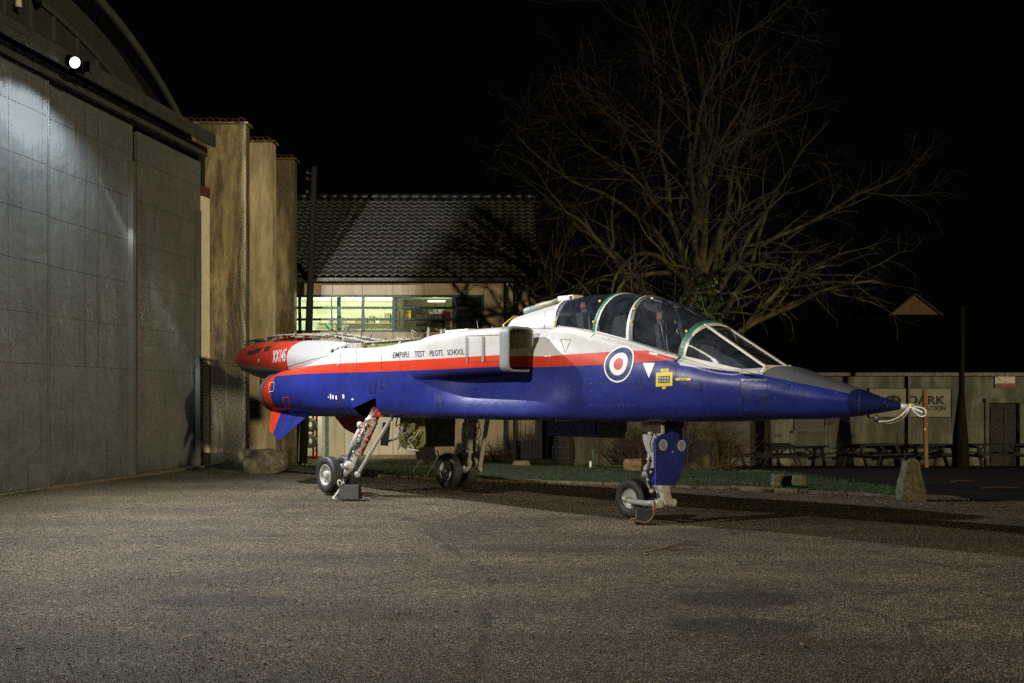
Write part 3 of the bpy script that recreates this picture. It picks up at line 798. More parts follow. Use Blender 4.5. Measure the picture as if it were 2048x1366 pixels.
pier(30.6, -8.9, -6.35, .40, 8.62, 'third tile-capped pier, farthest from the hangar doors')

# =================================================================== WORKSHOP
WD = 31.5
ws = empty('workshop', (wx(598, WD), WD, -.4), 0, 'cream panelled workshop with grey pantile roof and lit window band', 'workshop')
WO = Vector((wx(598, WD), WD, -.4))
def wb(name, px0, px1, y0, y1, z0, z1, m, par=None, bev=0, **k):
    return MB().b2((px0 - WO.x, y0, z0 + .4), (px1 - WO.x, y1, z1 + .4)).build(name, m, par or ws, bevel=bev, **k)
X = lambda px: wx(px, WD)
Z = lambda py: wz(py, WD)
EAVE = Z(555)
LX = -10.5
RX = X(1057)
zw0, zw1 = Z(664), Z(590)
# fascia panels over the windows, sill panels, lower panels: each a separate slab
for a, b in zip([LX, -8.2, X(602), X(665), X(725), X(786), X(848), X(908), X(968), X(1014)], [-8.2, X(602), X(665), X(725), X(786), X(848), X(908), X(968), X(1014), RX]):
    wb('wall_panel', a + .006, b - .006, 0, .22, zw1, EAVE + .02, M['wall'], bev=.006)
for a, b in zip([LX, X(665), X(726), X(786), X(848), X(908)], [X(600), X(726), X(786), X(848), X(908), X(968)]):
    wb('wall_panel', a + .006, b - .006, 0, .22, 2.05, zw0, M['wall'], bev=.006)
wb('wall_panel', X(600) + .006, X(665) - .006, 0, .22, 2.1, zw0, M['wall'])
for a, b in zip([X(690), X(786), X(900), X(968)], [X(786), X(900), X(968), X(1014)]):
    wb('wall_panel', a + .006, b - .006, 0, .22, -.02, 2.04, M['wall'], bev=.006)
wb('wall_panel', X(968) + .006, RX, .0, .22, 2.05, zw1, M['wall2'])
wb('wall_panel', X(1014) + .006, X(1040), .0, .22, -.5, 2.04, M['wall2'])
wb('wall_panel', LX, X(602), .0, .22, -.5, 2.04, M['wall'])
wb('side_block', RX + .01, X(1100), .3, 3.0, -.5, Z(592) , M['wall2'])
wb('wall_end', RX - .22, RX, .23, 9, -.5, EAVE, M['wall2'])
# brick plinth
rg = random.Random(6)
for r in range(3):
    x = X(690) + (0 if r % 2 else -.11)
    while x < X(1012):
        wb('brick', x, x + .215, -.045 + rg.uniform(-.004, .004), .0, -.33 + r * .105, -.235 + r * .105, M['brick']); x += .225
wb('plinth', X(690), X(1014), -.02, .2, -.6, -.02, M['wall2'])
# window band
wf = empty('window_band', (0, 0, 0)); wf.parent = ws
def mull(x0, x1, z0, z1, y0=.02, y1=.12): MB().b2((x0 - WO.x, y0, z0 + .4), (x1 - WO.x, y1, z1 + .4)).build('window_bar', M['wframe'], wf, bevel=.004)
vx = [-8.2, X(540), X(599), X(663), X(726), X(787), X(907), X(966)]
for i, x in enumerate(vx): mull(x - (.045 if x != X(663) else .02), x + (.045 if x != X(663) else .02), zw0, zw1)
hz = [Z(y) for y in (662.5, 638.5, 615.2, 592)]
for k, z in enumerate(hz): mull(-8.2, X(968), z - .035, z + .035, .035, .105)
for a, b in zip(vx[:-1], vx[1:]):
    for c_, d_ in zip(hz[:-1], hz[1:]):
        MB().add([(a - WO.x, .07, c_ + .4), (b - WO.x, .07, c_ + .4), (b - WO.x, .07, d_ + .4), (a - WO.x, .07, d_ + .4)], [(0, 1, 2, 3)]).build('window_pane', M['pane'], wf, rec=False)
# lit room
wb('room_wall', LX, X(788), 3.2, 3.3, -.4, 5.0, M['white'])
wb('room_wall', X(788), RX - .3, 2.6, 2.7, -.4, 5.0, M['wall2'])
wb('room_ceiling', LX, RX - .25, .24, 3.3, 4.85, 4.95, M['white'])
wb('room_floor', LX, RX - .25, .02, 3.3, -.5, -.22, M['kerb'])
wb('partition', X(787), X(787) + .08, .3, 3.2, -.4, 4.84, M['wall2'])
wb('partition', X(903), X(903) + .08, .3, 2.6, -.4, 4.84, M['wall2'])
wb('room_post', X(664), X(664) + .12, .9, 1.05, -.4, 4.84, M['wframe'])
def tube_light(x, y, power, name='strip_light'):
    L = empty(name, (x, WD + y, 4.75), 0, None); L.parent = None
    return L
rs = random.Random(14)
for k in range(3):
    z = 3.1 + k * .5
    wb('shelf', X(600), X(780), 2.75, 3.15, z, z + .03, M['card'])
    x = X(600) + .1
    while x < X(775):
        w = rs.uniform(.1, .4); h = rs.uniform(.08, .34)
        if rs.random() < .75: wb('stored_box', x, x + w, 2.8, 3.1, z + .031, z + .031 + h, rs.choice([M['white'], M['white'], M['card'], M['wall'], M['pipe'], M['steel'], M['whitewash']]))
        x += w + rs.uniform(.03, .25)
wb('wall_poster', X(634), X(655), 1.9, 1.93, Z(638) + .1, Z(617), M['decalwhite'])
wb('workbench', X(610), X(780), 1.2, 1.9, 3.25, 3.35, M['steel'])
o = MB().tube([(X(641) - WO.x, 1.0, Z(645) + .4), (X(646) - WO.x, 1.0, Z(651) + .4), (X(651) - WO.x, 1.0, Z(655) + .4)], [.05, .05, .03], 8).build('turquoise_tool', M['cyan'], ws)
MB().lathe([(-.1, 0), (-.1, .09), (.1, .09), (.1, 0)], (X(652) - WO.x, 1.0, Z(657) + .4), (0, 1, 0), 12).build('yellow_reel', M['yellow'], ws)
wb('standing_board', X(829), X(888), .5, .55, Z(664), Z(625), M['card'])
wb('white_panel', X(852), X(880), 1.2, 1.25, Z(625), Z(618), M['decalwhite'])
wb('red_cabinet', X(881), X(899), .7, .9, Z(640), Z(619), M['redrack'])
wb('cream_box', X(886), X(897), .7, .9, Z(660), Z(641), M['jamb'])
MB().lathe([(0, .1), (.3, .1), (.3, 0)], (X(808) - WO.x, 1.0, Z(636) + .4), (0, .2, 1), 12).build('yellow_jacket', M['yellow'], ws)
for k in range(5): wb('parked_car_part', X(820 + 12 * k), X(830 + 12 * k), 1.9, 2.1, Z(615), Z(603 + (k % 3) * 3), M['hose'])
for px0, px1 in ((608, 640), (680, 716), (734, 778)):
    wb('ceiling_lamp', X(px0), X(px1), 1.4, 1.5, 4.76, 4.80, emit_mat('fluorescent_tube', (0.95, 1.0, 0.72), 4))
wb('ceiling_lamp', X(848), X(884), 1.4, 1.5, 4.70, 4.74, emit_mat('fluorescent_tube_dim', (0.95, 1.0, 0.72), 3))
def plight(name, loc, p, col, r=.1, par=None):
    d = bpy.data.lights.new(name, 'POINT'); d.energy = p; d.color = col; d.shadow_soft_size = r
    o = bpy.data.objects.new(name, d); COL.objects.link(o); o.location = loc
    if par: o.parent = par; o.location = Vector(loc) - WO
for px in (625, 700, 757): plight('ceiling_lamp_light', (X(px), WD + 1.45, 4.55), 120, (.95, 1.0, .66), .15, ws)
plight('ceiling_lamp_light', (X(866), WD + 1.3, 4.5), 22, (.95, 1.0, .7), .1, ws)
plight('ceiling_lamp_light', (X(625), WD + 1.6, 2.6), 110, (1.0, .98, .85), .1, ws)
# open doorway, its frame and leaf, things inside
wb('door_frame', X(602) - .04, X(602) + .03, -.01, .2, -.4, 2.1, M['greenpost'])
wb('door_frame', X(652), X(657), -.05, .2, -.4, 2.1, M['greenpost'])
wb('door_frame', X(602), X(652), -.01, .2, 2.04, 2.1, M['greenpost'])
dl = wb('door_leaf', X(657.5), X(689.5), -.03, .05, -.35, 2.03, M['wall2'])
wb('door_brace', X(646), X(651.5), -.12, -.04, -.30, 1.3, M['pipe'])
wb('radiator', X(624), X(650), 1.9, 1.98, .15, 1.7, M['decalwhite'])
for k in range(9): MB().b2((X(624) + .02 + k * .042 - WO.x, 1.87, .55), (X(624) + .04 + k * .042 - WO.x, 1.899, 2.1)).build('radiator_rib', M['decalwhite'], ws)
for px in (613.5, 620.5): wb('rack_upright', X(px) - .03, X(px) + .03, 1.0, 1.06, -.2, 1.6, M['redrack'])
wb('rack_foot', X(603), X(624), .95, 1.1, -.2, -.12, M['redrack'])
for z in (.35, .85):
    MB().lathe([(-.06, .10), (-.06, .22), (.06, .22), (.06, .10)], (X(608) - WO.x, 1.0, z + .4), (.4, 1, 0), 18).build('hose_reel', M['steel'], ws)
wb('door_step', X(603), X(652), -.25, .0, -.5, -.24, M['kerb'])
# downpipes, small lamp, lean-to door and recess
for px, w in ((1015, 4), (1034, 5), (1094, 4)): wb('downpipe', X(px) - .04, X(px) + .04, -.12, -.02, -.45, EAVE if px < 1090 else Z(600), M['hose'])
wb('outside_lamp', X(1013), X(1016), -.14, -.02, Z(572), Z(567), M['cctv'])
sd = empty('slatted_door', (0, 0, 0)); sd.parent = ws
k = 0
for px in np.arange(1041, 1084, 3.6):
    MB().b2((X(px) + .004 - WO.x, -.02 - .03 * (k % 2), -.05), (X(px + 3.6) - .004 - WO.x, .05, 1.9)).build('slat', M['jamb'] if False else M['wall'], sd); k += 1
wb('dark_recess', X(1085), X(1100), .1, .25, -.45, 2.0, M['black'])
wb('lintel', X(1040), X(1100), -.03, .2, 1.95, 2.1, M['wall2'])
# roof: pantiles
roof_o = empty('roof', (0, 0, 0)); roof_o.parent = ws
PITCH = R(35); RUN = 4.4
RXr = X(1075)
def rpt(x, s, h=0): return Vector((x - WO.x, -.25 + s * math.cos(PITCH) - h * math.sin(PITCH), EAVE + .4 + .02 + s * math.sin(PITCH) + h * math.cos(PITCH)))
SL = (RUN + .25) / math.cos(PITCH)
MB().prism([rpt(LX, 0, -.10), rpt(LX, SL, -.10), rpt(LX, SL, -.02), rpt(LX, 0, -.02)], (RXr - LX, 0, 0)).build('roof_deck', M['slate'], roof_o)
MB().prism([rpt(LX, SL, -.10), rpt(LX, SL, -.02), rpt(LX, SL, -.02) + Vector((0, 4.4, -3.08)), rpt(LX, SL, -.10) + Vector((0, 4.4, -3.08))], (RXr - LX, 0, 0)).build('roof_deck', M['slate'], roof_o)
TW, TL = .245, .286
def tile_mesh():
    n = 8; vs = []
    for e, (s, lift) in enumerate(((0, .045), (TL * 1.12, .008))):
        for k in range(n + 1):
            u = k / n; x = u * TW * 1.06; h = .032 * math.cos(2 * PI * u) + lift
            vs.append(Vector((x, s * math.cos(PITCH) - h * math.sin(PITCH), s * math.sin(PITCH) + h * math.cos(PITCH))))
    for k in range(n + 1):
        p = vs[k] + Vector((0, math.sin(PITCH) * .022, -math.cos(PITCH) * .022)); vs.append(p)
    fs = [(k, k + 1, k + n + 2, k + n + 1) for k in range(n)] + [(2 * n + 2 + k, 2 * n + 3 + k, k + 1, k) for k in range(n)]
    return vs, fs
tv, tf = tile_mesh()
proto_m = MB().add(tv, tf, 0, True); proto_m.mi = [0] * 8 + [1] * 8; proto_m.sm = [True] * 8 + [False] * 8
proto_t = proto_m.build('roof_tile', [M['tile'], M['tileedge']], roof_o, rec=False)
me_t = proto_t.data; rg = random.Random(77)
cells = []
nrow = int(SL / TL) ; r = 0
for r in range(nrow):
    x = RXr - TW - .02; 
    while x > LX:
        cells.append((r, x)); x -= TW
vis = [c_ for c_ in cells if c_[1] > X(594)]
inst = set(sorted(vis, key=lambda c_: (c_[0], abs(c_[1] - X(760))))[:299])
rest = MB(); first = True
for (r, x) in cells:
    b_ = rpt(x, r * TL, 0); j = Vector((0, rg.uniform(-.005, .005), rg.uniform(-.003, .004)))
    if (r, x) in inst:
        if first: o = proto_t; first = False
        else:
            o = proto_t.copy(); COL.objects.link(o); o.parent = roof_o
        o.location = b_ + j
    else:
        rest.add([p + b_ + j for p in tv], tf[:8], 0, True); k_ = len(rest.v) - len(tv); rest.f += [[q + k_ for q in f] for f in tf[8:]]; rest.mi += [1] * 8; rest.sm += [False] * 8
rest.build('roof_tiles', [M['tile'], M['tileedge']], roof_o, kind='stuff', rec=False)
rd = MB(); x = LX
while x < RXr:
    rd.tube([rpt(x, SL, -.01), rpt(min(x + .34, RXr), SL, .0)], [.085, .10], 10); x += .35
rd.build('ridge_tiles', M['kerb'] if False else M['tile'], roof_o, kind='stuff')
g_ = MB().b2((LX - WO.x, -.36, EAVE + .25), (RXr - WO.x, -.27, EAVE + .36)); g_.build('gutter', M['hose'], ws, bevel=.01)
wb('fascia_board', LX, RX, -.26, -.01, EAVE - .10, EAVE - .04, M['card'])

# =================================================================== LOW WHITEWASHED BUILDING
PD = 35.5
PO = Vector((wx(1110, PD), PD, -.62))
pub = empty('white_low_building', PO, 0, 'long low whitewashed building with dark slate roof behind the tree', 'building')
def pb(name, px0, px1, y0, y1, z0, z1, m, par=None, bev=0):
    return MB().b2((wx(px0, PD) - PO.x, y0, z0 - PO.z), (wx(px1, PD) - PO.x, y1, z1 - PO.z)).build(name, m, par or pub, bevel=bev)
PZ = lambda py: wz(py, PD)
PE = PZ(745); gz = -.70
pb('wall', 1110, 1428, 0, .3, gz, PE, M['whitewash'])
pb('wall', 1428, 1503, 0, .3, PZ(843), PE, M['whitewash'])
pb('wall', 1531, 1976, 0, .3, gz, PE, M['whitewash'])
pb('wall', 1503, 1531, 0, .3, PZ(830), PE, M['whitewash'])
pb('wall', 1976, 2040, 0, .3, PZ(806), PE, M['whitewash'])
pb('wall', 2040, 2500, 0, .3, gz, PE, M['whitewash'])
pb('eave_board', 1105, 2505, -.25, -.05, PE - .12, PE + .02, M['beam'])
for px in (1540, 1816): pb('downpipe', px - 2.2, px + 2.2, -.12, -.01, gz, PE - .13, M['hose'])
sp_ = empty('roller_shutter', (0, 0, 0)); sp_.parent = pub
k = 0; z = gz
while z < PZ(843) - .05:
    MB().add([(wx(1430, PD) - PO.x, .10, z - PO.z), (wx(1501, PD) - PO.x, .10, z - PO.z), (wx(1501, PD) - PO.x, .06, z + .045 - PO.z), (wx(1430, PD) - PO.x, .06, z + .045 - PO.z), (wx(1501, PD) - PO.x, .10, z + .088 - PO.z), (wx(1430, PD) - PO.x, .10, z + .088 - PO.z)],
             [(0, 1, 2, 3), (3, 2, 4, 5)]).build('shutter_slat', M['shutter'], sp_, rec=False)
    z += .09
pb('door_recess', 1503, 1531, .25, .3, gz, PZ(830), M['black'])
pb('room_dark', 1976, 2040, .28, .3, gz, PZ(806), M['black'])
pb('door_lintel', 1969, 2060, -.10, -.01, PZ(806), PZ(797), M['whitewash'], bev=.01)
pb('door_side', 1970, 1977, -.05, -.01, gz, PZ(807), M['whitewash'])
dpub = pb('door', 1979, 2038, .12, .17, gz, PZ(808), M['black'])
for a, b in ((1984, 2006), (2011, 2033)):
    for c_, d_ in ((814, 850), (858, 925)): pb('door_inset', a, b, .10, .118, PZ(d_), PZ(c_), M['black'], dpub)
wv = pb('window', 1590, 1650, -.02, .05, PZ(862), PZ(838), M['hose'])
pb('window_sill', 1584, 1655, -.14, -.01, PZ(865.5), PZ(861.5), M['whitewash'], wv, .01)
pb('window_frame', 1588, 1652, -.05, -.021, PZ(861), PZ(857.5), M['wframe'], wv); pb('window_frame', 1588, 1591, -.05, -.021, PZ(857), PZ(838), M['wframe'], wv); pb('window_frame', 1649, 1652, -.05, -.021, PZ(857), PZ(838), M['wframe'], wv)
pb('wall_box', 1815, 1822, -.10, -.01, PZ(768), PZ(761), M['hose'])
pb('wall_conduit', 1795, 1796, -.03, -.01, gz + .8, PZ(865), M['hose'])
MB().prism([(wx(1105, PD) - PO.x, -.35, PE - PO.z), (wx(1105, PD) - PO.x, 5.5, 4.85 - PO.z), (wx(1105, PD) - PO.x, 11, PE - PO.z)], (24.5, 0, 0)).build('roof', M['slate'], pub)
# black-framed sign on the wall
def wall_text(s, x0, x1, ya, yb_, D, y, name, m, par, org, bold=.03):
    V, Fc = text_mesh(s, 1.0, 1.0, bold)
    a0 = min(p[0] for p in V); a1 = max(p[0] for p in V); b0 = min(p[1] for p in V); b1 = max(p[1] for p in V)
    vs = [(wx(x0 + (x1 - x0) * (p[0] - a0) / (a1 - a0), D) - org.x, y, wz(yb_ + (ya - yb_) * (p[1] - b0) / (b1 - b0), D) - org.z) for p in V]
    return MB().add(vs, Fc).build(name, m, par, rec=False)
sg = empty('wall_sign', (wx(1737, PD), PD, PZ(834)), 0, 'large black-framed sign reading DARK REVOLUTION on the whitewashed wall', 'sign')
SO = Vector(sg.location)
def sb(name, px0, px1, y0, y1, py0, py1, m, par=None):
    return MB().b2((wx(px0, PD) - SO.x, y0, PZ(py1) - SO.z), (wx(px1, PD) - SO.x, y1, PZ(py0) - SO.z)).build(name, m, par or sg)
sb('board', 1738, 1901, -.045, -.012, 777.5, 833.5, rough_mat('sign_board', (0.24, 0.25, 0.185), .8, .1, 2))
sb('frame', 1736.5, 1902.5, -.07, -.012, 776, 777.4, M['line']); sb('frame', 1736.5, 1902.5, -.07, -.012, 833.6, 835.2, M['line'])
sb('frame', 1736.5, 1737.9, -.07, -.012, 777.5, 833.5, M['line']); sb('frame', 1901.1, 1902.7, -.07, -.012, 777.5, 833.5, M['line'])
MB().add([(wx(1785 + 17 * math.cos(k * PI / 16), PD) - SO.x, -.049, PZ(800 + 9.5 * math.sin(k * PI / 16)) - SO.z) for k in range(32)], [range(32)]).build('emblem', M['line'], sg, rec=False)
for (ox, oy, rx, ry) in ((-8, -1, 3.0, 2.6), (6.5, -1.5, 3.6, 2.8), (-1, 4, 4.5, 2.0)):
    MB().add([(wx(1785 + ox + rx * math.cos(k * PI / 8), PD) - SO.x, -.052, PZ(800 + oy + ry * math.sin(k * PI / 8)) - SO.z) for k in range(16)], [range(16)]).build('emblem_patch', M['kerb'], sg, rec=False)
def serifs(word, x0, x1, yt, yb_):
    n = len(word)
wall_text('DARK', 1815.5, 1890.4, 791.6, 809, PD, -.05, 'lettering', M['line'], sg, SO, .035)
wall_text('REVOLUTION', 1818, 1890.4, 811.8, 821, PD, -.05, 'lettering', M['line'], sg, SO, .035)
for i, (a, b) in enumerate(((1548.5, 1563), (1696.5, 1711))):
    t_s = empty('small_wall_sign', (wx(a, PD), PD, PZ(876)), 0, ('small dark print on the white wall left, above the picnic table beside the downpipe' if i == 0 else 'small dark print on the white wall below the left end of the framed sign'), 'sign', 'small wall prints')
    so = Vector(t_s.location)
    wall_text('DARK', a, b, 868.5, 873.3, PD, -.008, 'lettering', M['line'], t_s, so, .03)
    MB().b2((0, -.01, wz(875.6, PD) - so.z), (wx(b, PD) - so.x, -.005, wz(874.9, PD) - so.z)).build('underline', M['line'], t_s)
rs_ = empty('red_white_sign', (wx(2009, PD), PD, PZ(775)), 0, 'small white and red notice sign above the dark door', 'sign')
so = Vector(rs_.location)
MB().b2((wx(1989, PD) - so.x, -.05, PZ(767) - so.z), (wx(2029, PD) - so.x, -.012, PZ(752) - so.z)).build('white_board', rough_mat('sign_white', (.42, .41, .34), .5, .2, 8, bump=0), rs_)
MB().b2((wx(1989, PD) - so.x, -.055, PZ(776) - so.z), (wx(2029, PD) - so.x, -.012, PZ(768) - so.z)).build('red_board', M['signred'], rs_)
MB().tube([(wx(1992, PD) - so.x, -.06, PZ(754) - so.z), (wx(2000, PD) - so.x, -.06, PZ(759) - so.z), (wx(2012, PD) - so.x, -.06, PZ(763) - so.z), (wx(2026, PD) - so.x, -.06, PZ(765) - so.z)], .02, 6).build('white_flash', M['decalwhite'], rs_)

# far house with only its gable catching light
HD = 62
hs = empty('distant_house', (wx(1830, HD), HD, -.6), 0, 'distant dark house with a dim brown gable top', 'house')
ho = Vector(hs.location)
def HP(px, py, y=0): return (wx(px, HD) - ho.x, y, wz(py, HD) - ho.z)
MB().prism([HP(1782, 629), HP(1830, 590), HP(1880, 629)], (0, .2, 0)).build('gable', M['house'], hs)
MB().b2((wx(1782, HD) - ho.x, .05, 0), (wx(1880, HD) - ho.x, .3, wz(629.5, HD) - ho.z)).build('wall', M['slate'], hs)
MB().bar(HP(1777, 631, -.05), HP(1830, 588, -.05), .12, .10).build('bargeboard', M['wood'], hs); MB().bar(HP(1830, 588, -.05), HP(1885, 631, -.05), .12, .10).build('bargeboard', M['wood'], hs)
MB().prism([HP(1774, 631, .2), HP(1830, 585, .2), HP(1888, 631, .2)], (0, 9, 0)).build('roof', M['slate'], hs)
# =================================================================== AIRCRAFT
AIR = empty('jet_aircraft', (1.68, 14.6, 0), R(-49.5),
            'wingless two-seat jet aircraft in red, white and blue standing on its wheels on the tarmac', 'aircraft')
AM = Matrix.Translation((1.68, 14.6, 0)) @ Matrix.Rotation(R(-49.5), 4, 'Z')
AMI = AM.inverted()
# local frame: +x nose, -y towards the camera side, z up

def catmull(P, n):
    """P: (k, ...) array, n samples per segment, ends clamped"""
    P = np.asarray(P, float); k = len(P); out = []
    for i in range(k - 1):
        p0 = P[max(i - 1, 0)]; p1 = P[i]; p2 = P[i + 1]; p3 = P[min(i + 2, k - 1)]
        for j in range(n):
            t = j / n
            out.append(0.5 * ((2 * p1) + (-p0 + p2) * t + (2 * p0 - 5 * p1 + 4 * p2 - p3) * t * t + (-p0 + 3 * p1 - 3 * p2 + p3) * t ** 3))
    out.append(P[-1])
    return np.array(out)

def interp_sections(stations, S):
    """monotone-ish cubic interpolation of control sections at positions S"""
    xs = np.array([a[0] for a in stations]); C = np.array([a[1] for a in stations], float)
    m = np.zeros_like(C)
    d = (C[1:] - C[:-1]) / (xs[1:] - xs[:-1])[:, None, None]
    m[1:-1] = np.where(d[1:] * d[:-1] > 0, 2 * d[1:] * d[:-1] / (d[1:] + d[:-1] + 1e-12 * np.sign(d[1:] + d[:-1] + 1e-15)), 0)
    m[0] = d[0]; m[-1] = d[-1]
    out = []
    for s in S:
        i = min(max(np.searchsorted(xs, s) - 1, 0), len(xs) - 2)
        h = xs[i + 1] - xs[i]; t = (s - xs[i]) / h
        out.append((2 * t**3 - 3 * t**2 + 1) * C[i] + (t**3 - 2 * t**2 + t) * h * m[i] + (-2 * t**3 + 3 * t**2) * C[i + 1] + (t**3 - t**2) * h * m[i + 1])
    return np.array(out)

# half sections, (half width, height), from top centre to bottom centre
ST = [
 (-9.40, [(.02,1.78),(.13,2.05),(.42,2.17),(.71,2.05),(.82,1.78),(.71,1.50),(.42,1.37),(.13,1.50),(.02,1.78)]),
 (-9.00, [(.0,1.86),(.14,2.11),(.44,2.23),(.745,2.10),(.865,1.78),(.745,1.46),(.44,1.325),(.14,1.42),(.0,1.62)]),
 (-8.2, [(.0,2.40),(.26,2.38),(.52,2.29),(.79,2.13),(.91,1.79),(.80,1.46),(.50,1.32),(.2,1.34),(.0,1.40)]),
 (-7.2, [(.0,2.66),(.40,2.62),(.62,2.45),(.86,2.22),(.95,1.82),(.88,1.46),(.62,1.33),(.25,1.33),(.0,1.34)]),
 (-6.4, [(.0,2.40),(.62,2.57),(.80,2.50),(.97,2.25),(1.0,1.84),(.95,1.48),(.72,1.34),(.30,1.33),(.0,1.33)]),
 (-5.0, [(.0,2.32),(.80,2.53),(1.0,2.46),(1.055,2.26),(1.065,1.84),(1.02,1.50),(.84,1.35),(.40,1.33),(.0,1.33)]),
 (-4.1, [(.0,2.34),(.84,2.57),(1.05,2.50),(1.10,2.28),(1.105,1.86),(1.04,1.52),(.90,1.36),(.45,1.33),(.0,1.33)]),
 (-3.3, [(.0,2.62),(.55,2.64),(.80,2.60),(.98,2.30),(1.0,1.88),(1.03,1.54),(.92,1.37),(.45,1.33),(.0,1.33)]),
 (-2.4, [(.0,2.70),(.45,2.70),(.62,2.58),(.78,2.30),(.80,1.92),(.955,1.54),(.90,1.38),(.45,1.33),(.0,1.33)]),
 (-1.3, [(.0,2.72),(.40,2.71),(.57,2.60),(.74,2.32),(.77,1.94),(.91,1.53),(.86,1.38),(.42,1.34),(.0,1.33)]),
 (-0.75, [(.0,2.34),(.47,2.66),(.58,2.57),(.74,2.30),(.77,1.94),(.84,1.55),(.76,1.38),(.38,1.34),(.0,1.33)]),
 (-0.25, [(.0,2.24),(.49,2.57),(.59,2.46),(.71,2.24),(.74,1.90),(.72,1.55),(.62,1.38),(.34,1.34),(.0,1.33)]),
 (0.42, [(.0,2.1),(.51,2.42),(.59,2.32),(.68,2.12),(.70,1.84),(.67,1.54),(.54,1.38),(.30,1.345),(.0,1.34)]),
 (1.30, [(.0,1.95),(.50,2.18),(.57,2.10),(.63,1.94),(.63,1.74),(.58,1.52),(.44,1.39),(.24,1.36),(.0,1.355)]),
 (2.10, [(.0,1.85),(.44,2.01),(.49,1.94),(.53,1.83),(.52,1.68),(.47,1.51),(.34,1.41),(.18,1.385),(.0,1.38)]),
 (2.50, [(.0,2.05),(.24,2.03),(.39,1.935),(.46,1.81),(.46,1.68),(.41,1.52),(.29,1.43),(.15,1.41),(.0,1.405)]),
 (3.00, [(.0,1.915),(.17,1.898),(.30,1.825),(.36,1.71),(.36,1.62),(.31,1.50),(.22,1.435),(.11,1.418),(.0,1.413)]),
 (3.50, [(.0,1.76),(.11,1.75),(.185,1.715),(.235,1.655),(.235,1.59),(.20,1.515),(.14,1.472),(.07,1.46),(.0,1.457)]),
 (3.85, [(.0,1.645),(.05,1.64),(.075,1.625),(.10,1.59),(.10,1.57),(.085,1.54),(.055,1.52),(.03,1.515),(.0,1.51)]),
 (4.02, [(.0,1.595),(.018,1.592),(.027,1.585),(.035,1.57),(.035,1.565),(.03,1.555),(.02,1.545),(.01,1.54),(.0,1.54)]),
]
SS = np.unique(np.round(np.concatenate([np.arange(-9.4, 4.021, 0.09), [4.02], [-5.62, -4.88], [a[0] for a in ST]]), 3))
CS = interp_sections(ST, SS)
NSUB = 6
def half_to_full(h):
    """mirror a half section -> closed ring, camera side first"""
    near = [(-p[0], p[1]) for p in h]; far = [(p[0], p[1]) for p in h[1:-1]][::-1]
    return near + far
hull = MB()
rings = []
for s, c in zip(SS, CS):
    h = catmull(c, NSUB); h[:, 0] = np.maximum(h[:, 0], 0)
    rings.append(half_to_full([tuple(p) for p in h]))
nr = len(rings[0])
def bay_z(s): return 1.50 + (s + 5.62) / 0.74 * 0.17
mid = [r for r, q in zip(rings, SS) if abs(q + 5.25) < .05][0]
BK = min([k for k in range(1, nr // 2) if mid[k][0] < -.5], key=lambda k: abs(mid[k][1] - 1.585))
for i, s in enumerate(SS):
    if -5.625 <= s <= -4.875:
        r = list(rings[i]); zc = bay_z(s); ya = r[BK][0]; r[BK] = (ya, zc); r[nr - BK] = (-ya, zc)
        for q in (1, 2):                                    # ease the neighbours so the skin stays fair
            for k, m in ((BK - q, nr - BK + q), (BK + q, nr - BK - q)):
                zz = r[k][1]
                if k < BK and zz < zc + .03 * q: zz = zc + .03 * q
                if k > BK and zz > zc - .02 * q: zz = zc - .02 * q
                r[k] = (r[k][0], zz); r[m] = (-r[k][0], zz)
        rings[i] = r
hv = [(s, y, z) for s, r in zip(SS, rings) for (y, z) in r]
hf = []; hmi = []
for i in range(len(SS) - 1):
    sm = (SS[i] + SS[i + 1]) / 2
    for k in range(nr):
        k2 = (k + 1) % nr
        near_top = (k < NSUB) or (k >= nr - NSUB)
        mi = 0
        if near_top and -0.85 < sm < 2.33: mi = 1          # cockpit well
        if near_top and -6.7 < sm < -3.75: mi = 2           # opened spine bay
        # open main wheel bay on each side
        yy = (abs(rings[i][k][0]) + abs(rings[i][k2][0])) / 2; zz = (rings[i][k][1] + rings[i][k2][1]) / 2
        kk = k if k < nr // 2 else nr - 1 - k
        if -5.62 < sm < -4.88 and kk >= BK and yy > 0.45: continue
        hf.append((i * nr + k, i * nr + k2, (i + 1) * nr + k2, (i + 1) * nr + k)); hmi.append(mi)
hull.add(hv, hf, 0, True); hull.mi = hmi
tip = len(hull.v); hull.v.append((4.03, 0, 1.567))
for k in range(nr):
    hull.f.append([(len(SS) - 1) * nr + k, (len(SS) - 1) * nr + (k + 1) % nr, tip]); hull.mi.append(0); hull.sm.append(True)

def loft(stations, S, nsub, mi=0):
    cs = interp_sections(stations, S); mb = MB(); rr = []
    for s, c in zip(S, cs):
        h = catmull(np.vstack([c, c[:1]]), nsub)[:-1]
        rr.append(h)
    n = len(rr[0]); vs = [(s, p[0], p[1]) for s, h in zip(S, rr) for p in h]
    fs = [(i * n + k, i * n + (k + 1) % n, (i + 1) * n + (k + 1) % n, (i + 1) * n + k) for i in range(len(S) - 1) for k in range(n)]
    mb.add(vs, fs, mi, True); return mb, n

def rrect(v0, v1, z0, z1, r=0.1):
    """12-point rounded rectangle; v = half-width direction (made negative y for the camera side by the caller)"""
    q = r * 0.3
    return [(v0 + r, z1), ((v0 + v1) / 2, z1), (v1 - r, z1), (v1 - q, z1 - q), (v1, z1 - r), (v1, (z0 + z1) / 2), (v1, z0 + r), (v1 - q, z0 + q), (v1 - r, z0),
            ((v0 + v1) / 2, z0), (v0 + r, z0), (v0 + q, z0 + q), (v0, z0 + r), (v0, (z0 + z1) / 2), (v0, z1 - r), (v0 + q, z1 - q)]

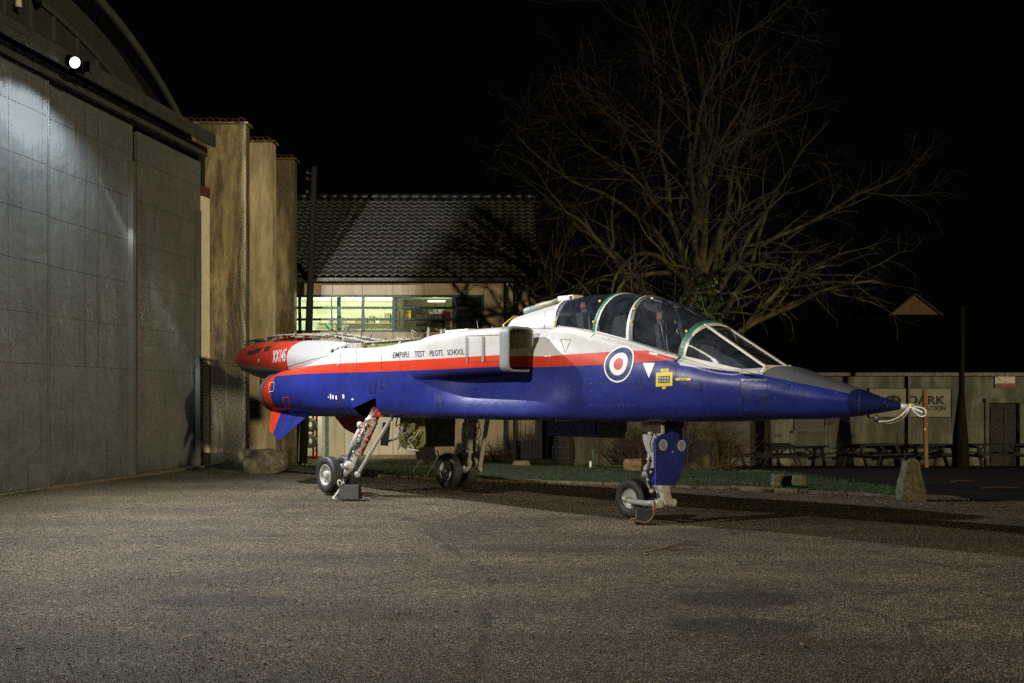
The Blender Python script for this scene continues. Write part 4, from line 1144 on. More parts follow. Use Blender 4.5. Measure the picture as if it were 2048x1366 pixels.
def trunk(sgn):
    """intake trunk: from the open mouth back into the fuselage side"""
    sec = [(-4.9, rrect(.30, .80, 1.80, 2.34, .2)), (-4.35, rrect(.32, .94, 1.84, 2.42, .18)), (-3.85, rrect(.34, 1.09, 1.90, 2.56, .16)), (-3.2, rrect(.42, 1.15, 1.98, 2.655, .13)), (-2.2, rrect(.60, 1.16, 2.03, 2.685, .11)),
           (-1.36, rrect(.69, 1.155, 2.045, 2.68, .10))]
    sec = [(s, [(sgn * a, b) for a, b in c]) for s, c in sec]
    mb, n = loft(sec, np.arange(-4.9, -1.359, 0.118), 3)
    return mb
T_near, T_far = trunk(-1), trunk(1)
sp_sec = [(-2.36, [(0, 2.93), (.14, 2.91), (.26, 2.80), (.33, 2.62), (.0, 2.5), (-.33, 2.62), (-.26, 2.80), (-.14, 2.91)]),
          (-1.7, [(0, 3.02), (.18, 3.0), (.34, 2.87), (.42, 2.62), (.0, 2.5), (-.42, 2.62), (-.34, 2.87), (-.18, 3.0)]),
          (-1.02, [(0, 3.125), (.22, 3.09), (.40, 2.94), (.50, 2.62), (.0, 2.5), (-.50, 2.62), (-.40, 2.94), (-.22, 3.09)])]
SP, spn = loft(sp_sec, np.arange(-2.36, -1.019, 0.067), 4)
SP.f.append([i for i in range(spn)]); SP.mi.append(1); SP.sm.append(False)
SP.f.append([len(SP.v) - spn + i for i in range(spn)]); SP.mi.append(1); SP.sm.append(False)
bo_sec = [(-12.1, [(0, 2.62), (.07, 2.60), (.10, 2.53), (.07, 2.45), (0, 2.42), (-.07, 2.45), (-.10, 2.53), (-.07, 2.60)]),
          (-11.6, [(0, 2.80), (.20, 2.76), (.27, 2.56), (.2, 2.32), (0, 2.22), (-.2, 2.32), (-.27, 2.56), (-.20, 2.76)]),
          (-10.6, [(0, 2.87), (.28, 2.83), (.40, 2.56), (.30, 2.22), (0, 2.07), (-.30, 2.22), (-.40, 2.56), (-.28, 2.83)]),
          (-9.2, [(0, 2.85), (.34, 2.80), (.48, 2.52), (.38, 2.18), (0, 2.02), (-.38, 2.18), (-.48, 2.52), (-.34, 2.80)]),
          (-7.6, [(0, 2.78), (.42, 2.73), (.60, 2.46), (.46, 2.12), (0, 1.98), (-.46, 2.12), (-.60, 2.46), (-.42, 2.73)]),
          (-6.3, [(0, 2.56), (.48, 2.54), (.66, 2.36), (.5, 2.1), (0, 1.98), (-.5, 2.1), (-.66, 2.36), (-.48, 2.54)])]
BOOM, bn = loft(bo_sec, np.arange(-12.1, -6.29, 0.116), 4)
BOOM.f.append(list(range(bn))); BOOM.mi.append(0); BOOM.sm.append(False)

allv, allf = [], []
for mb in (hull, T_near, SP, BOOM):
    o = len(allv); allv += [Vector(p) for p in mb.v]; allf += [[i + o for i in f] for f in mb.f]
BVH = BVHTree.FromPolygons(allv, allf)
CAMW = Vector((0, 0, CAMZ))
CL = AMI @ CAMW
def hp(px, py, off=0.0):
    """point of the aircraft's skin (aircraft frame) that the photograph shows at a pixel"""
    tgt = AMI @ at(px, py, 10.0)
    d = (tgt - CL).normalized()
    loc, nor, i, dist = BVH.ray_cast(CL, d)
    if loc is None: return None
    if nor.dot(d) > 0: nor = -nor
    return loc + nor * off
def skin(s, z, off=0.004):
    loc, nor, i, dist = BVH.ray_cast(Vector((s, -4, z)), Vector((0, 1, 0)))
    if loc is None: return Vector((s, -0.5, z))
    if nor.y > 0: nor = -nor
    return loc + nor * off
def plane_pt(px, py, v):
    """aircraft-frame point on the vertical plane a distance v to the camera side of the centreline"""
    tgt = AMI @ at(px, py, 10.0); d = tgt - CL
    t = (-v - CL.y) / d.y
    return CL + d * t

# ---- livery: stripe edges are curves over the length of the airframe
def curve_pts(pix, ext):
    out = []
    for px, py in pix:
        p = hp(px, py)
        if p is not None: out.append((p.x, p.z))
    out.sort()
    return out
ZU = curve_pts([(580, 736), (616, 732), (675, 727), (763, 723), (880, 717), (925, 714), (1000, 710), (1085, 713), (1150, 708), (1213, 704), (1263, 701), (1294, 701), (1330, 711), (1356, 718)], 0)
ZL = curve_pts([(552, 752), (616, 747), (675, 745.5), (763, 743), (880, 739), (925, 736.5), (1000, 733), (1085, 734), (1150, 731.5), (1210, 729), (1263, 725), (1310, 722), (1356, 719), (1440, 733), (1514, 747), (1576, 760.5), (1652, 776), (1722, 791)], 0)
print('ZU', [(round(a, 2), round(b, 3)) for a, b in ZU]); print('ZL', [(round(a, 2), round(b, 3)) for a, b in ZL])
S0, S1, Z0, Z1 = -13.0, 5.0, 1.0, 3.5
def livery():
    t = NT('red_white_blue_livery'); v = t.coord('Object'); s = t.sep(v)
    sn = t.math('DIVIDE', t.math('SUBTRACT', s[0], S0), S1 - S0)
    def fc(pts):
        n = t.new('ShaderNodeFloatCurve'); t.link(sn, n.inputs['Value'])
        cv = n.mapping.curves[0]
        P = [((a - S0) / (S1 - S0), (b - Z0) / (Z1 - Z0)) for a, b in pts]
        P = [(0.0, P[0][1])] + P + [(1.0, P[-1][1])]
        while len(cv.points) < len(P): cv.points.new(0.5, 0.5)
        for q, (a, b) in zip(cv.points, P): q.location = (a, b); q.handle_type = 'VECTOR'
        n.mapping.update()
        return t.math('ADD', t.math('MULTIPLY', n.outputs[0], Z1 - Z0), Z0)
    zu, zl = fc(ZU), fc(ZL)
    def step(x, w=0.004): return t.math('ADD', t.math('MULTIPLY', x, 1 / w), 0.5, clamp=True)
    blue, red, white = (0.015, 0.024, 0.195), (0.56, 0.040, 0.013), (0.52, 0.52, 0.515)
    nz = t.noise(v, 2.2, 6, 0.65)
    n3 = t.noise(t.mapping(v, (2.2, 2.2, 9)), 1.2, 5, 0.7)
    bluec = t.mix(t.ramp(nz, [(0.3, 0), (0.7, 1)]), tuple(x * 0.78 for x in blue), tuple(x * 1.18 for x in blue))
    bluec = t.mix(t.math('MULTIPLY', t.ramp(t.noise(v, 5, 7, 0.75, 0.5), [(0.60, 0.0), (0.72, 1.0)]), 0.35), bluec, (0.04, 0.055, 0.24))
    redc = t.mix(t.ramp(nz, [(0.35, 0), (0.7, 1)]), tuple(x * 0.85 for x in red), red)
    whc = t.mix(t.ramp(t.noise(t.mapping(v, (1.2, 1.2, 5)), 2.0, 6, 0.7), [(0.45, 0.0), (0.75, 0.5)]), white, (0.42, 0.40, 0.35))
    gry = t.mix(t.ramp(nz, [(0.35, 0), (0.7, 1)]), (0.085, 0.092, 0.10), (0.12, 0.128, 0.135))
    c = t.mix(step(t.math('SUBTRACT', s[2], zl)), bluec, redc)
    c = t.mix(step(t.math('SUBTRACT', s[2], zu)), c, whc)
    # no red forward of the windscreen base: white band above the blue, then the grey anti-glare nose top
    fwd = step(t.math('SUBTRACT', s[0], 1.27))
    wband = t.mix(step(t.math('SUBTRACT', s[2], zl)), bluec, whc)
    c = t.mix(fwd, c, wband)
    gl = t.math('MULTIPLY', step(t.math('SUBTRACT', t.math('SUBTRACT', s[0], t.math('MULTIPLY', t.math('SUBTRACT', s[2], 1.93), 0.55)), 2.44)), step(t.math('SUBTRACT', s[2], zl)))
    c = t.mix(gl, c, gry)
    tipm = step(t.math('SUBTRACT', s[0], 3.49))
    c = t.mix(tipm, c, (0.008, 0.013, 0.085))
    # red tail cowls: below the stripe aft of a ring, and the tail cone above
    low = step(t.math('SUBTRACT', -8.95, s[0]))
    c = t.mix(low, c, redc)
    # scuffs and streaks
    gr = t.noise(t.mapping(v, (6, 6, 1.1)), 3.0, 7, 0.75)
    c = t.mix(t.math('MULTIPLY', t.ramp(gr, [(0.54, 0.0), (0.74, 1.0)]), 0.38), c, (0.05, 0.05, 0.05))
    t.val(t.b.inputs['Base Color'], c)
    t.val(t.b.inputs['Roughness'], t.ramp(t.noise(v, 3.5, 5, 0.7), [(0.3, 0.29), (0.7, 0.44)]))
    t.b.inputs['Specular IOR Level'].default_value = 0.34
    # slight oil-canning between frames
    w = t.noise(t.mapping(v, (2.2, 2.2, 2.2)), 1.6, 2, 0.5)
    t.bump(w, 0.25, 0.03)
    return t.m
M['livery'] = livery()
def boom_paint():
    t = NT('tail_boom_paint'); v = t.coord('Object'); s = t.sep(v)
    nz = t.noise(v, 2.2, 6, 0.65)
    red = t.mix(t.ramp(nz, [(0.35, 0), (0.7, 1)]), (0.42, 0.028, 0.012), (0.58, 0.042, 0.014))
    wh = (0.52, 0.52, 0.515)
    edge = t.math('ADD', -8.98, t.math('MULTIPLY', t.math('POWER', t.math('MAXIMUM', t.math('SUBTRACT', s[2], 2.45), 0.0), 3.0), 7.0))
    f = t.math('ADD', t.math('MULTIPLY', t.math('SUBTRACT', edge, s[0]), 200), 0.5, clamp=True)
    c = t.mix(f, wh, red)
    g = t.math('MULTIPLY', t.math('ADD', t.math('MULTIPLY', t.math('SUBTRACT', t.math('ADD', t.math('MULTIPLY', t.math('ADD', s[0], 9.2), -0.07), 2.24), s[2]), 60), 0.5, clamp=True),
               t.math('ADD', t.math('MULTIPLY', t.math('SUBTRACT', -9.2, s[0]), 30), 0.5, clamp=True))
    c = t.mix(g, c, (0.16, 0.17, 0.18))
    c = t.mix(t.math('MULTIPLY', t.ramp(t.noise(v, 7, 6, 0.7), [(0.58, 0.0), (0.72, 1.0)]), 0.4), c, (0.10, 0.04, 0.03))
    t.val(t.b.inputs['Base Color'], c); t.b.inputs['Roughness'].default_value = 0.42
    return t.m
M['boom'] = boom_paint()

hull_o = hull.build('fuselage', [M['livery'], M['cockpit'], M['olive']], AIR)
for mb in (T_near, T_far):
    mb.build('intake_trunk', [M['livery']], AIR)
SP.build('spine_fairing', [M['livery'], M['black']], AIR)
BOOM.build('tail_boom', M['boom'], AIR)

# ---- intake lips, duct interiors and splitter plates
def intake(sgn):
    lip = MB()
    o_ = [(sgn * a, b) for a, b in rrect(.672, 1.161, 2.038, 2.687, .10)]
    i_ = [(sgn * a, b) for a, b in rrect(.712, 1.128, 2.072, 2.655, .08)]
    O = catmull(np.array(o_ + o_[:1]), 4)[:-1]; I = catmull(np.array(i_ + i_[:1]), 4)[:-1]
    n = len(O)
    ringsL = [(-1.50, O * 1.0), (-1.42, O), (-1.325, O), (-1.312, (O * .8 + I * .2)), (-1.312, (O * .2 + I * .8)), (-1.325, I), (-1.46, I)]
    vs = [(s, p[0], p[1]) for s, h in ringsL for p in h]
    fs = [(i * n + k, i * n + (k + 1) % n, (i + 1) * n + (k + 1) % n, (i + 1) * n + k) for i in range(len(ringsL) - 1) for k in range(n)]
    lip.add(vs, fs, 0, True).build('intake_lip', M['lipgrey'], AIR)
    ductm = M['ductin']
    dct = MB(); C0 = I.mean(axis=0)
    rr = [(-1.42, I), (-2.2, C0 + (I - C0) * 0.93), (-3.0, C0 + (I - C0) * 0.88 - np.array([sgn * .18, .08])), (-3.9, C0 + (I - C0) * 0.8 - np.array([sgn * .42, .2]))]
    vs = [(s, p[0], p[1]) for s, h in rr for p in h]
    fs = [(i * n + k, i * n + (k + 1) % n, (i + 1) * n + (k + 1) % n, (i + 1) * n + k) for i in range(3) for k in range(n)] + [[3 * n + k for k in range(n)]]
    dct.add(vs, fs, 0, True).build('intake_duct', ductm, AIR)
t_ = NT('intake_duct_paint'); v_ = t_.coord(); s_ = t_.sep(v_)
c_ = t_.mix(t_.math('ADD', t_.math('MULTIPLY', t_.math('SUBTRACT', s_[2], 2.22), 150), 0.5, clamp=True), (0.22, 0.03, 0.02), t_.mix(t_.ramp(t_.noise(v_, 3, 5), [(0.35, 0), (0.7, 1)]), (0.30, 0.29, 0.22), (0.42, 0.40, 0.32)))
t_.val(t_.b.inputs['Base Color'], c_); t_.b.inputs['Roughness'].default_value = 0.5
M['ductin'] = t_.m
intake(-1); intake(1)

# ---- jet nozzles with cowl rings
for sgn in (-1, 1):
    MB().lathe([(0, .414), (-.10, .405), (-.19, .385), (-.20, .36), (-.10, .35), (0.1, .35), (.9, .33), (.9, .0)], (-9.38, sgn * .42, 1.772), (1, 0, 0), 40).build('jet_nozzle', M['nozzle'], AIR)

# ---- decals and panel lines, all laid on the skin
def quad_strip(pts, w, mat, name=None, mb=None, mi=0, off=0.003, closed=False):
    """thin ribbon along skin points"""
    mb = mb if mb is not None else MB()
    P = [Vector(p) for p in pts]; vs = []
    n = len(P)
    for i, p in enumerate(P):
        d = (P[(i + 1) % n] - P[i - 1]) if closed else (P[min(i + 1, n - 1)] - P[max(i - 1, 0)])
        nor = BVH.find_nearest(p)[1]
        if nor.y > 0: nor = -nor
        sd = d.cross(nor)
        if sd.length < 1e-9: sd = Vector((0, 0, 1))
        sd = sd.normalized() * w / 2
        vs += [p + sd, p - sd]
    m = n if closed else n - 1
    mb.add(vs, [(2 * i, 2 * i + 1, 2 * ((i + 1) % n) + 1, 2 * ((i + 1) % n)) for i in range(m)], mi)
    return mb
def pl(mb, pix, w=0.006, step=9, off=0.0025):
    out = []
    for (x0, y0), (x1, y1) in zip(pix[:-1], pix[1:]):
        n = max(2, int(math.hypot(x1 - x0, y1 - y0) / step))
        for i in range(n + (1 if (x1, y1) == pix[-1] else 0)):
            p = hp(x0 + (x1 - x0) * i / n, y0 + (y1 - y0) * i / n, off)
            if p is not None: out.append(p)
    # drop jumps between separate surfaces
    seg = [out[0]] if out else []
    for a, b in zip(out[:-1], out[1:]):
        if (b - a).length > 0.4:
            if len(seg) > 1: quad_strip(seg, w, None, mb=mb)
            seg = []
        seg.append(b)
    if len(seg) > 1: quad_strip(seg, w, None, mb=mb)
def poly_decal(pix, name, mat, off=0.004, n=4, parent=None):
    """filled polygon given by photo pixels, gridded and laid on the skin (quad only)"""
    mb = MB(); vs = []
    (ax, ay), (bx, by), (cx, cy), (dx, dy) = pix
    for i in range(n + 1):
        for j in range(n + 1):
            u, w = i / n, j / n
            x = (ax * (1 - u) + bx * u) * (1 - w) + (dx * (1 - u) + cx * u) * w
            y = (ay * (1 - u) + by * u) * (1 - w) + (dy * (1 - u) + cy * u) * w
            vs.append(hp(x, y, off))
    if any(p is None for p in vs): print('decal off skin', name, pix); return None
    mb.add(vs, [(i * (n + 1) + j, (i + 1) * (n + 1) + j, (i + 1) * (n + 1) + j + 1, i * (n + 1) + j + 1) for i in range(n) for j in range(n)], 0, True)
    return mb.build(name, mat, parent or AIR, rec=False)

RC = hp(1237, 728)
def disc(r0, r1, mat, name, off):
    mb = MB(); n = 48; rr = [r0, (r0 + r1) / 2, r1]; vs = []
    for r in rr:
        for k in range(n):
            t = 2 * PI * k / n
            vs.append(skin(RC.x + r * math.cos(t), RC.z + r * math.sin(t), off))
    fs = [(i * n + k, i * n + (k + 1) % n, (i + 1) * n + (k + 1) % n, (i + 1) * n + k) for i in range(2) for k in range(n)]
    mb.add(vs, fs, 0, True); return mb.build(name, mat, RO, rec=False)
RO = MB().add([skin(RC.x + .2445 * math.cos(t * PI / 24), RC.z + .2445 * math.sin(t * PI / 24), .004) for t in range(48)] + [skin(RC.x + .215 * math.cos(t * PI / 24), RC.z + .215 * math.sin(t * PI / 24), .004) for t in range(48)],
              [(k, (k + 1) % 48, 48 + (k + 1) % 48, 48 + k) for k in range(48)], 0, True).build('roundel', M['decalwhite'], AIR, rec=False)
disc(.150, .222, M['decalblue'], 'blue_ring', .0055)
disc(.070, .152, M['decalwhite'], 'white_ring', .0045)
disc(.0005, .078, M['decalred'], 'red_centre', .006)

def skin_text(s, pa, pb, hpx, name, mat, bold=0.012):
    """letters between two photo points on the skin; hpx cap height in px"""
    A, B = hp(*pa), hp(*pb); T = hp(pa[0], pa[1] - hpx)
    hgt = (T.z - A.z)
    V, Fc = text_mesh(s, 1.0, 1.0, bold, 7)
    x0 = min(p[0] for p in V); x1 = max(p[0] for p in V); y0 = min(p[1] for p in V); y1 = max(p[1] for p in V)
    vs = []
    for x, y in V:
        u = (x - x0) / (x1 - x0); w = (y - y0) / (y1 - y0)
        vs.append(skin(A.x + (B.x - A.x) * u, A.z + (B.z - A.z) * u + hgt * w, 0.003))
    mb = MB(); mb.add(vs, Fc); return mb.build(name, mat, AIR, rec=False)
for wd, x0, x1 in (('EMPIRE', 785.5, 819), ('TEST', 829.5, 850), ('PILOTS', 859.5, 885.5), ('SCHOOL', 894.5, 928.5)):
    yb = lambda x: 716.0 - (x - 785) * 0.0485
    skin_text(wd, (x0, yb(x0)), (x1, yb(x1)), 11.3, 'lettering', M['ink'], .004)
skin_text('XX145', (546.0, 726), (571.5, 722.5), 25, 'serial_number', M['decalwhite'], .02)

lines = MB()
for pix in [
    [(604, 692), (572, 737)][:0] or [(572, 735), (620, 720), (681, 707), (684, 704)],                   # boom fairing seam
    [(681, 700), (681, 760)], [(681, 760), (681, 830)], [(713, 698), (713, 832)], [(763, 697), (763, 800)], [(758, 772), (860, 752), (925, 747)],
    [(870, 775), (869, 826)], [(932, 672), (932, 724)], [(1003, 672), (1003, 722)], [(932, 672), (1003, 670)], [(932, 724), (1003, 722)],
    [(1142, 772), (1142, 806), (1172, 806), (1172, 771), (1142, 772)],
    [(1182, 767), (1266, 766), (1266, 811), (1182, 811), (1182, 767)],
    [(1278, 748), (1292, 800)], [(1481, 757), (1534, 757), (1534, 824), (1481, 824), (1481, 757)],
    [(1540, 776), (1568, 777), (1568, 801), (1540, 801), (1540, 776)], [(1577, 766), (1607, 768), (1607, 791), (1575, 790), (1577, 766)],
    [(1720, 782), (1716, 800), (1717, 822)], [(1590, 733), (1588, 748)], [(1091, 613), (1089, 658)], [(1008, 657), (1089, 657), (1106, 658)],
    [(1121, 679), (1142, 679), (1131, 705), (1121, 679)], [(635, 786), (700, 784)], [(1395, 824), (1425, 824)],
    [(700, 742), (700, 770)], [(800, 700), (800, 724)], [(1070, 746), (1135, 746)], [(915, 757), (935, 757)], [(1352, 735), (1352, 770)],
    [(556, 758), (551, 790), (566, 826)]]:
    pl(lines, pix, 0.0075)
lines.build('panel_gap', M['line'], AIR, kind='stuff', rec=False)
fast = MB()
def dot(px, py, r=0.007):
    r = r * .85
    p = hp(px, py, 0.003)
    if p is None: return
    nor = BVH.find_nearest(p)[1]; nor = -nor if nor.y > 0 else nor
    a, b = frame_from(nor)
    fast.add([p + (a * math.cos(t * PI / 3) + b * math.sin(t * PI / 3)) * r for t in range(6)], [range(6)])
rf = random.Random(3)
def dots(x0, y0, x1, y1, n, r=0.006, j=0.5):
    for i in range(n):
        u = i / max(1, n - 1); dot(x0 + (x1 - x0) * u + rf.uniform(-j, j), y0 + (y1 - y0) * u + rf.uniform(-j, j), r * rf.uniform(.7, 1.2))
for a in [(1182, 767, 1266, 765, 9), (1182, 811, 1266, 811, 10), (1182, 767, 1182, 811, 4), (1481, 757, 1534, 757, 4), (1534, 757, 1534, 824, 5), (1481, 824, 1534, 824, 4), (1481, 757, 1481, 824, 4),
          (1002, 675, 1002, 722, 9), (961, 675, 961, 720, 12), (870, 778, 870, 824, 6), (930, 780, 932, 824, 9), (1720, 783, 1718, 822, 9), (1760, 795, 1775, 812, 5), (1577, 767, 1607, 790, 5),
          (681, 762, 681, 784, 4), (713, 757, 713, 790, 4), (758, 765, 765, 800, 5), (1305, 824, 1340, 825, 5), (1396, 824, 1416, 824, 2), (960, 783, 1140, 772, 16),
          (905, 764, 925, 790, 6), (1380, 740, 1470, 748, 3), (690, 745, 705, 800, 6), (1008, 655, 1106, 657, 12), (1091, 615, 1090, 655, 7)]:
    dots(*a)
for i in range(60): dot(rf.uniform(640, 1700), rf.uniform(750, 826), rf.uniform(.003, .007))
fast.build('fastener', M['rivetgrey'], AIR, kind='stuff', rec=False)
fast = MB()
for a in [(608, 725, 668, 712, 9), (668, 709, 681, 706, 4), (681, 706, 682, 722, 3)]: dots(*a, r=.009)
fast.build('fastener_hole', M['line'], AIR, kind='stuff', rec=False)

# markings in paint and tape
poly_decal([(1286, 726), (1310, 726), (1298.5, 755), (1297.5, 755)], 'white_triangle', M['decalwhite'])
yb = poly_decal([(1312, 745.5), (1345.5, 744.5), (1345, 771.5), (1312, 773.5)], 'yellow_tape_square', M['yellow'], .004)
inn = poly_decal([(1317.5, 752.5), (1340, 751.5), (1339.5, 765.5), (1317, 766)], 'socket_panel', M['line'], .006, parent=AIR)
for k in range(4): poly_decal([(1319 + k * 5.2, 753.5), (1322.6 + k * 5.2, 753.4), (1322.2 + k * 5.2, 758.3), (1318.8 + k * 5.2, 758.5)], 'socket', M['gearpaint'], .008, 1)
for k in range(4): poly_decal([(1319 + k * 5.2, 760), (1322.6 + k * 5.2, 759.8), (1322.2 + k * 5.2, 764.3), (1318.8 + k * 5.2, 764.6)], 'socket', M['gearpaint'], .008, 1)
poly_decal([(1322, 738), (1337.5, 737.4), (1337.5, 743.5), (1322, 744)], 'yellow_label', M['yellow'])
poly_decal([(1324.5, 773.5), (1332, 773), (1332, 777.5), (1324.5, 778)], 'yellow_label', M['yellow'])
poly_decal([(1356, 756), (1381.5, 756), (1381.5, 761), (1356, 761)], 'yellow_arrow', M['yellow'])
poly_decal([(1349.5, 758.5), (1356.5, 755), (1356.5, 762), (1349.6, 758.8)], 'yellow_arrow', M['yellow'], n=1)
for y_ in (757.6, 759.4): poly_decal([(1360, y_), (1373, y_), (1373, y_ + .7), (1360, y_ + .7)], 'small_print', M['ink'], .0055, 1)
for y_ in (739.4, 741.4): poly_decal([(1325, y_), (1335, y_), (1335, y_ + .7), (1325, y_ + .7)], 'small_print', M['ink'], .0055, 1)
poly_decal([(1362, 763), (1403, 763.5), (1403, 780), (1362, 779.5)], 'dark_blue_patch', M['decaldeep'])
poly_decal([(1482, 758), (1533, 758), (1533, 823), (1482, 823)], 'access_panel', M['decaldeep'], .003)
poly_decal([(737, 764), (754, 762), (751, 785), (737, 788)], 'dark_scuff', M['decaldeep'])
poly_decal([(871, 790), (888, 790), (886, 818), (871, 819)], 'dark_scuff', M['decaldeep'])
poly_decal([(1089, 744.5 - 34), (1103, 709.5), (1103, 712.5), (1089, 713.5)], 'white_patch', M['decalwhite'], n=2)
poly_decal([(1300, 704), (1316, 707), (1315, 711), (1298, 707.5)], 'white_patch', M['decalwhite'], n=2)
poly_decal([(934, 674), (936.2, 674), (936.2, 725), (934, 725)], 'grey_strap', M['lipgrey'], .012, 5)
poly_decal([(964.5, 672), (969, 672), (969, 723), (964.5, 723)], 'grey_strap', M['lipgrey'], .012, 5)
for (x, y, w, h) in ((660, 788, 2.5, 10), (664.5, 790, 3, 8), (671, 791, 3, 8), (685, 789, 3.5, 8), (656, 793, 1.5, 3), (703, 797, 4, 3)):
    poly_decal([(x, y), (x + w, y), (x + w + .5, y + h), (x + .5, y + h)], 'small_white_mark', M['decalwhite'], n=1)
for (x, y) in ((672, 803), (679, 803), (676, 811), (682, 811), (678, 790)):
    poly_decal([(x, y), (x + 4, y), (x + 5, y + 4), (x + 1, y + 4)], 'vent_hole', M['line'], n=1)
def outline(pix, w, mat, name):
    mb = MB(); pl(mb, pix + [pix[0]], w, 5, .005); return mb.build(name, mat, AIR, rec=False)
outline([(539, 766), (549, 764), (547, 782), (537, 784)], .012, M['decalwhite'], 'warning_outline')
poly_decal([(542, 770), (546.5, 769), (546, 771), (541.5, 772)], 'warning_mark', M['line'], n=1)
poly_decal([(543.5, 770), (545, 770), (544, 779), (542.3, 779)], 'warning_mark', M['line'], .006, n=1)
outline([(566, 795.5), (577, 794.5), (579.5, 811), (568.5, 812)], .022, M['decalred'], 'rescue_outline')
poly_decal([(569, 798), (571.5, 798), (573, 809), (571, 809)], 'warning_mark', M['line'], n=1)
p_ = hp(676.5, 731, 0.0)
MB().lathe([(0, .022), (.012, .022), (.014, 0)], p_, (0, -1, .25), 12).build('round_cap', M['lipgrey'], AIR)
# pitot vane and small blade under the nose
p_ = hp(1487, 746, 0)
MB().tube([p_ + Vector((-.03, -.01, .0)), p_ + Vector((.07, -.05, .0)), p_ + Vector((.22, -.06, -.02))], [.022, .018, .006], 8).build('airflow_vane', M['steel'], AIR)

# ---- open spine bay: equipment, pipes, brackets
def bz(s): return float(np.interp(s, [-11.4, -10, -9, -8, -7, -6.4, -5, -4], [2.86, 2.90, 2.88, 2.84, 2.72, 2.62, 2.56, 2.6]))
rp = random.Random(11)
for k in range(9):
    y = rp.uniform(-.26, .26); s = rp.uniform(-10.9, -9.4); e = rp.uniform(-5.2, -4.0); pts = []
    n = 16
    for i in range(n + 1):
        q = s + (e - s) * i / n
        pts.append((q, y + rp.uniform(-.03, .03) + .06 * math.sin(q * 2 + k), bz(q) + .03 + .022 * (k % 4) + rp.uniform(-.006, .012)))
    MB().tube(catmull(pts, 3), rp.choice([.014, .018, .026]), 6).build('pipe', rp.choice([M['pipe'], M['pipe'], M['duct']]), AIR)
for k in range(26):
    s = rp.uniform(-11, -4.3); y = rp.uniform(-.3, .25)
    MB().lathe([(-.04, .02), (-.04, .036), (.04, .036), (.04, .02)], (s, y, bz(s) + rp.uniform(.03, .09)), (1, rp.uniform(-.2, .2), rp.uniform(-.1, .1)), 8).build('pipe_clamp', rp.choice([M['duct'], M['hose'], M['pipe']]), AIR)
bun = MB()
for k in range(34):
    s0 = rp.gauss(-4.75, .3); p = Vector((s0, rp.uniform(-.45, .2), rp.uniform(2.52, 2.72))); pts = [p]
    for i in range(5):
        p = p + Vector((rp.uniform(-.16, .16), rp.uniform(-.1, .1), rp.uniform(-.09, .10))); p.z = min(max(p.z, 2.45), 2.86); pts.append(p)
    bun.tube(catmull(pts, 3), .006 + rp.random() * .006, 5, mi=rp.choice([0, 0, 1, 2, 3]))
for k in range(14):
    s0 = rp.uniform(-7.8, -5.6); p = Vector((s0, rp.uniform(-.3, .2), bz(s0) + .08)); pts = [p]
    for i in range(4):
        p = p + Vector((rp.uniform(-.12, .12), rp.uniform(-.08, .08), rp.uniform(-.07, .08))); p.z = max(p.z, bz(p.x) + .02); pts.append(p)
    bun.tube(catmull(pts, 3), .008, 5, mi=rp.choice([0, 1, 1, 2]))
bun.build('loose_wiring', [M['pipe'], M['hose'], M['decalwhite'], M['orange']], AIR, kind='stuff')
# olive inner walls of the bay with riveted end brackets
MB().b2((-6.1, -.50, 2.40), (-4.55, -.44, 2.66)).build('bay_wall', M['olive'], AIR, bevel=.006)
MB().b2((-6.1, .34, 2.40), (-4.2, .40, 2.68)).build('bay_wall', M['olive'], AIR, bevel=.006)
MB().b2((-6.05, -.53, 2.655), (-4.6, -.42, 2.675)).build('bay_rail', M['duct'], AIR)
br = MB(); br.prism([(-7.15, -.60, 2.50), (-6.05, -.60, 2.50), (-6.05, -.60, 2.66), (-6.5, -.60, 2.66), (-7.1, -.60, 2.56)], (0, .10, 0))
br.build('wing_root_bracket', M['duct'], AIR, bevel=.012)
for s in (-7.02, -6.82, -6.55):
    MB().lathe([(0, .035), (.012, .035), (.012, .012), (-.01, .012)], (s, -.602, 2.545 + (s + 7.02) * .08), (0, -1, 0), 12).build('bracket_hole', M['black'], AIR)
MB().lathe([(0, .05), (.07, .05), (.07, .02), (.0, .02)], (-5.72, -.50, 2.58), (0, -1, 0), 14).build('mount_lug', M['pipe'], AIR)
for s, y, h in ((-4.36, -.35, .34), (-4.05, -.3, .22), (-3.9, -.42, .28), (-4.55, .1, .22)):
    MB().prism([(s - .05, y, 2.5), (s + .05, y, 2.5), (s + .03, y, 2.5 + h), (s, y, 2.53 + h), (s - .035, y, 2.5 + h * .8)], (0, .02, 0)).build('spar_lug', M['pipe'], AIR)
MB().b2((-3.62, -.55, 2.6), (-3.02, .5, 2.76)).build('equipment_box', M['whitepaint'], AIR, bevel=.01)
MB().tube([(-3.35, -.56, 2.70), (-3.35, -.62, 2.70)], .02, 8).build('box_port', M['black'], AIR)
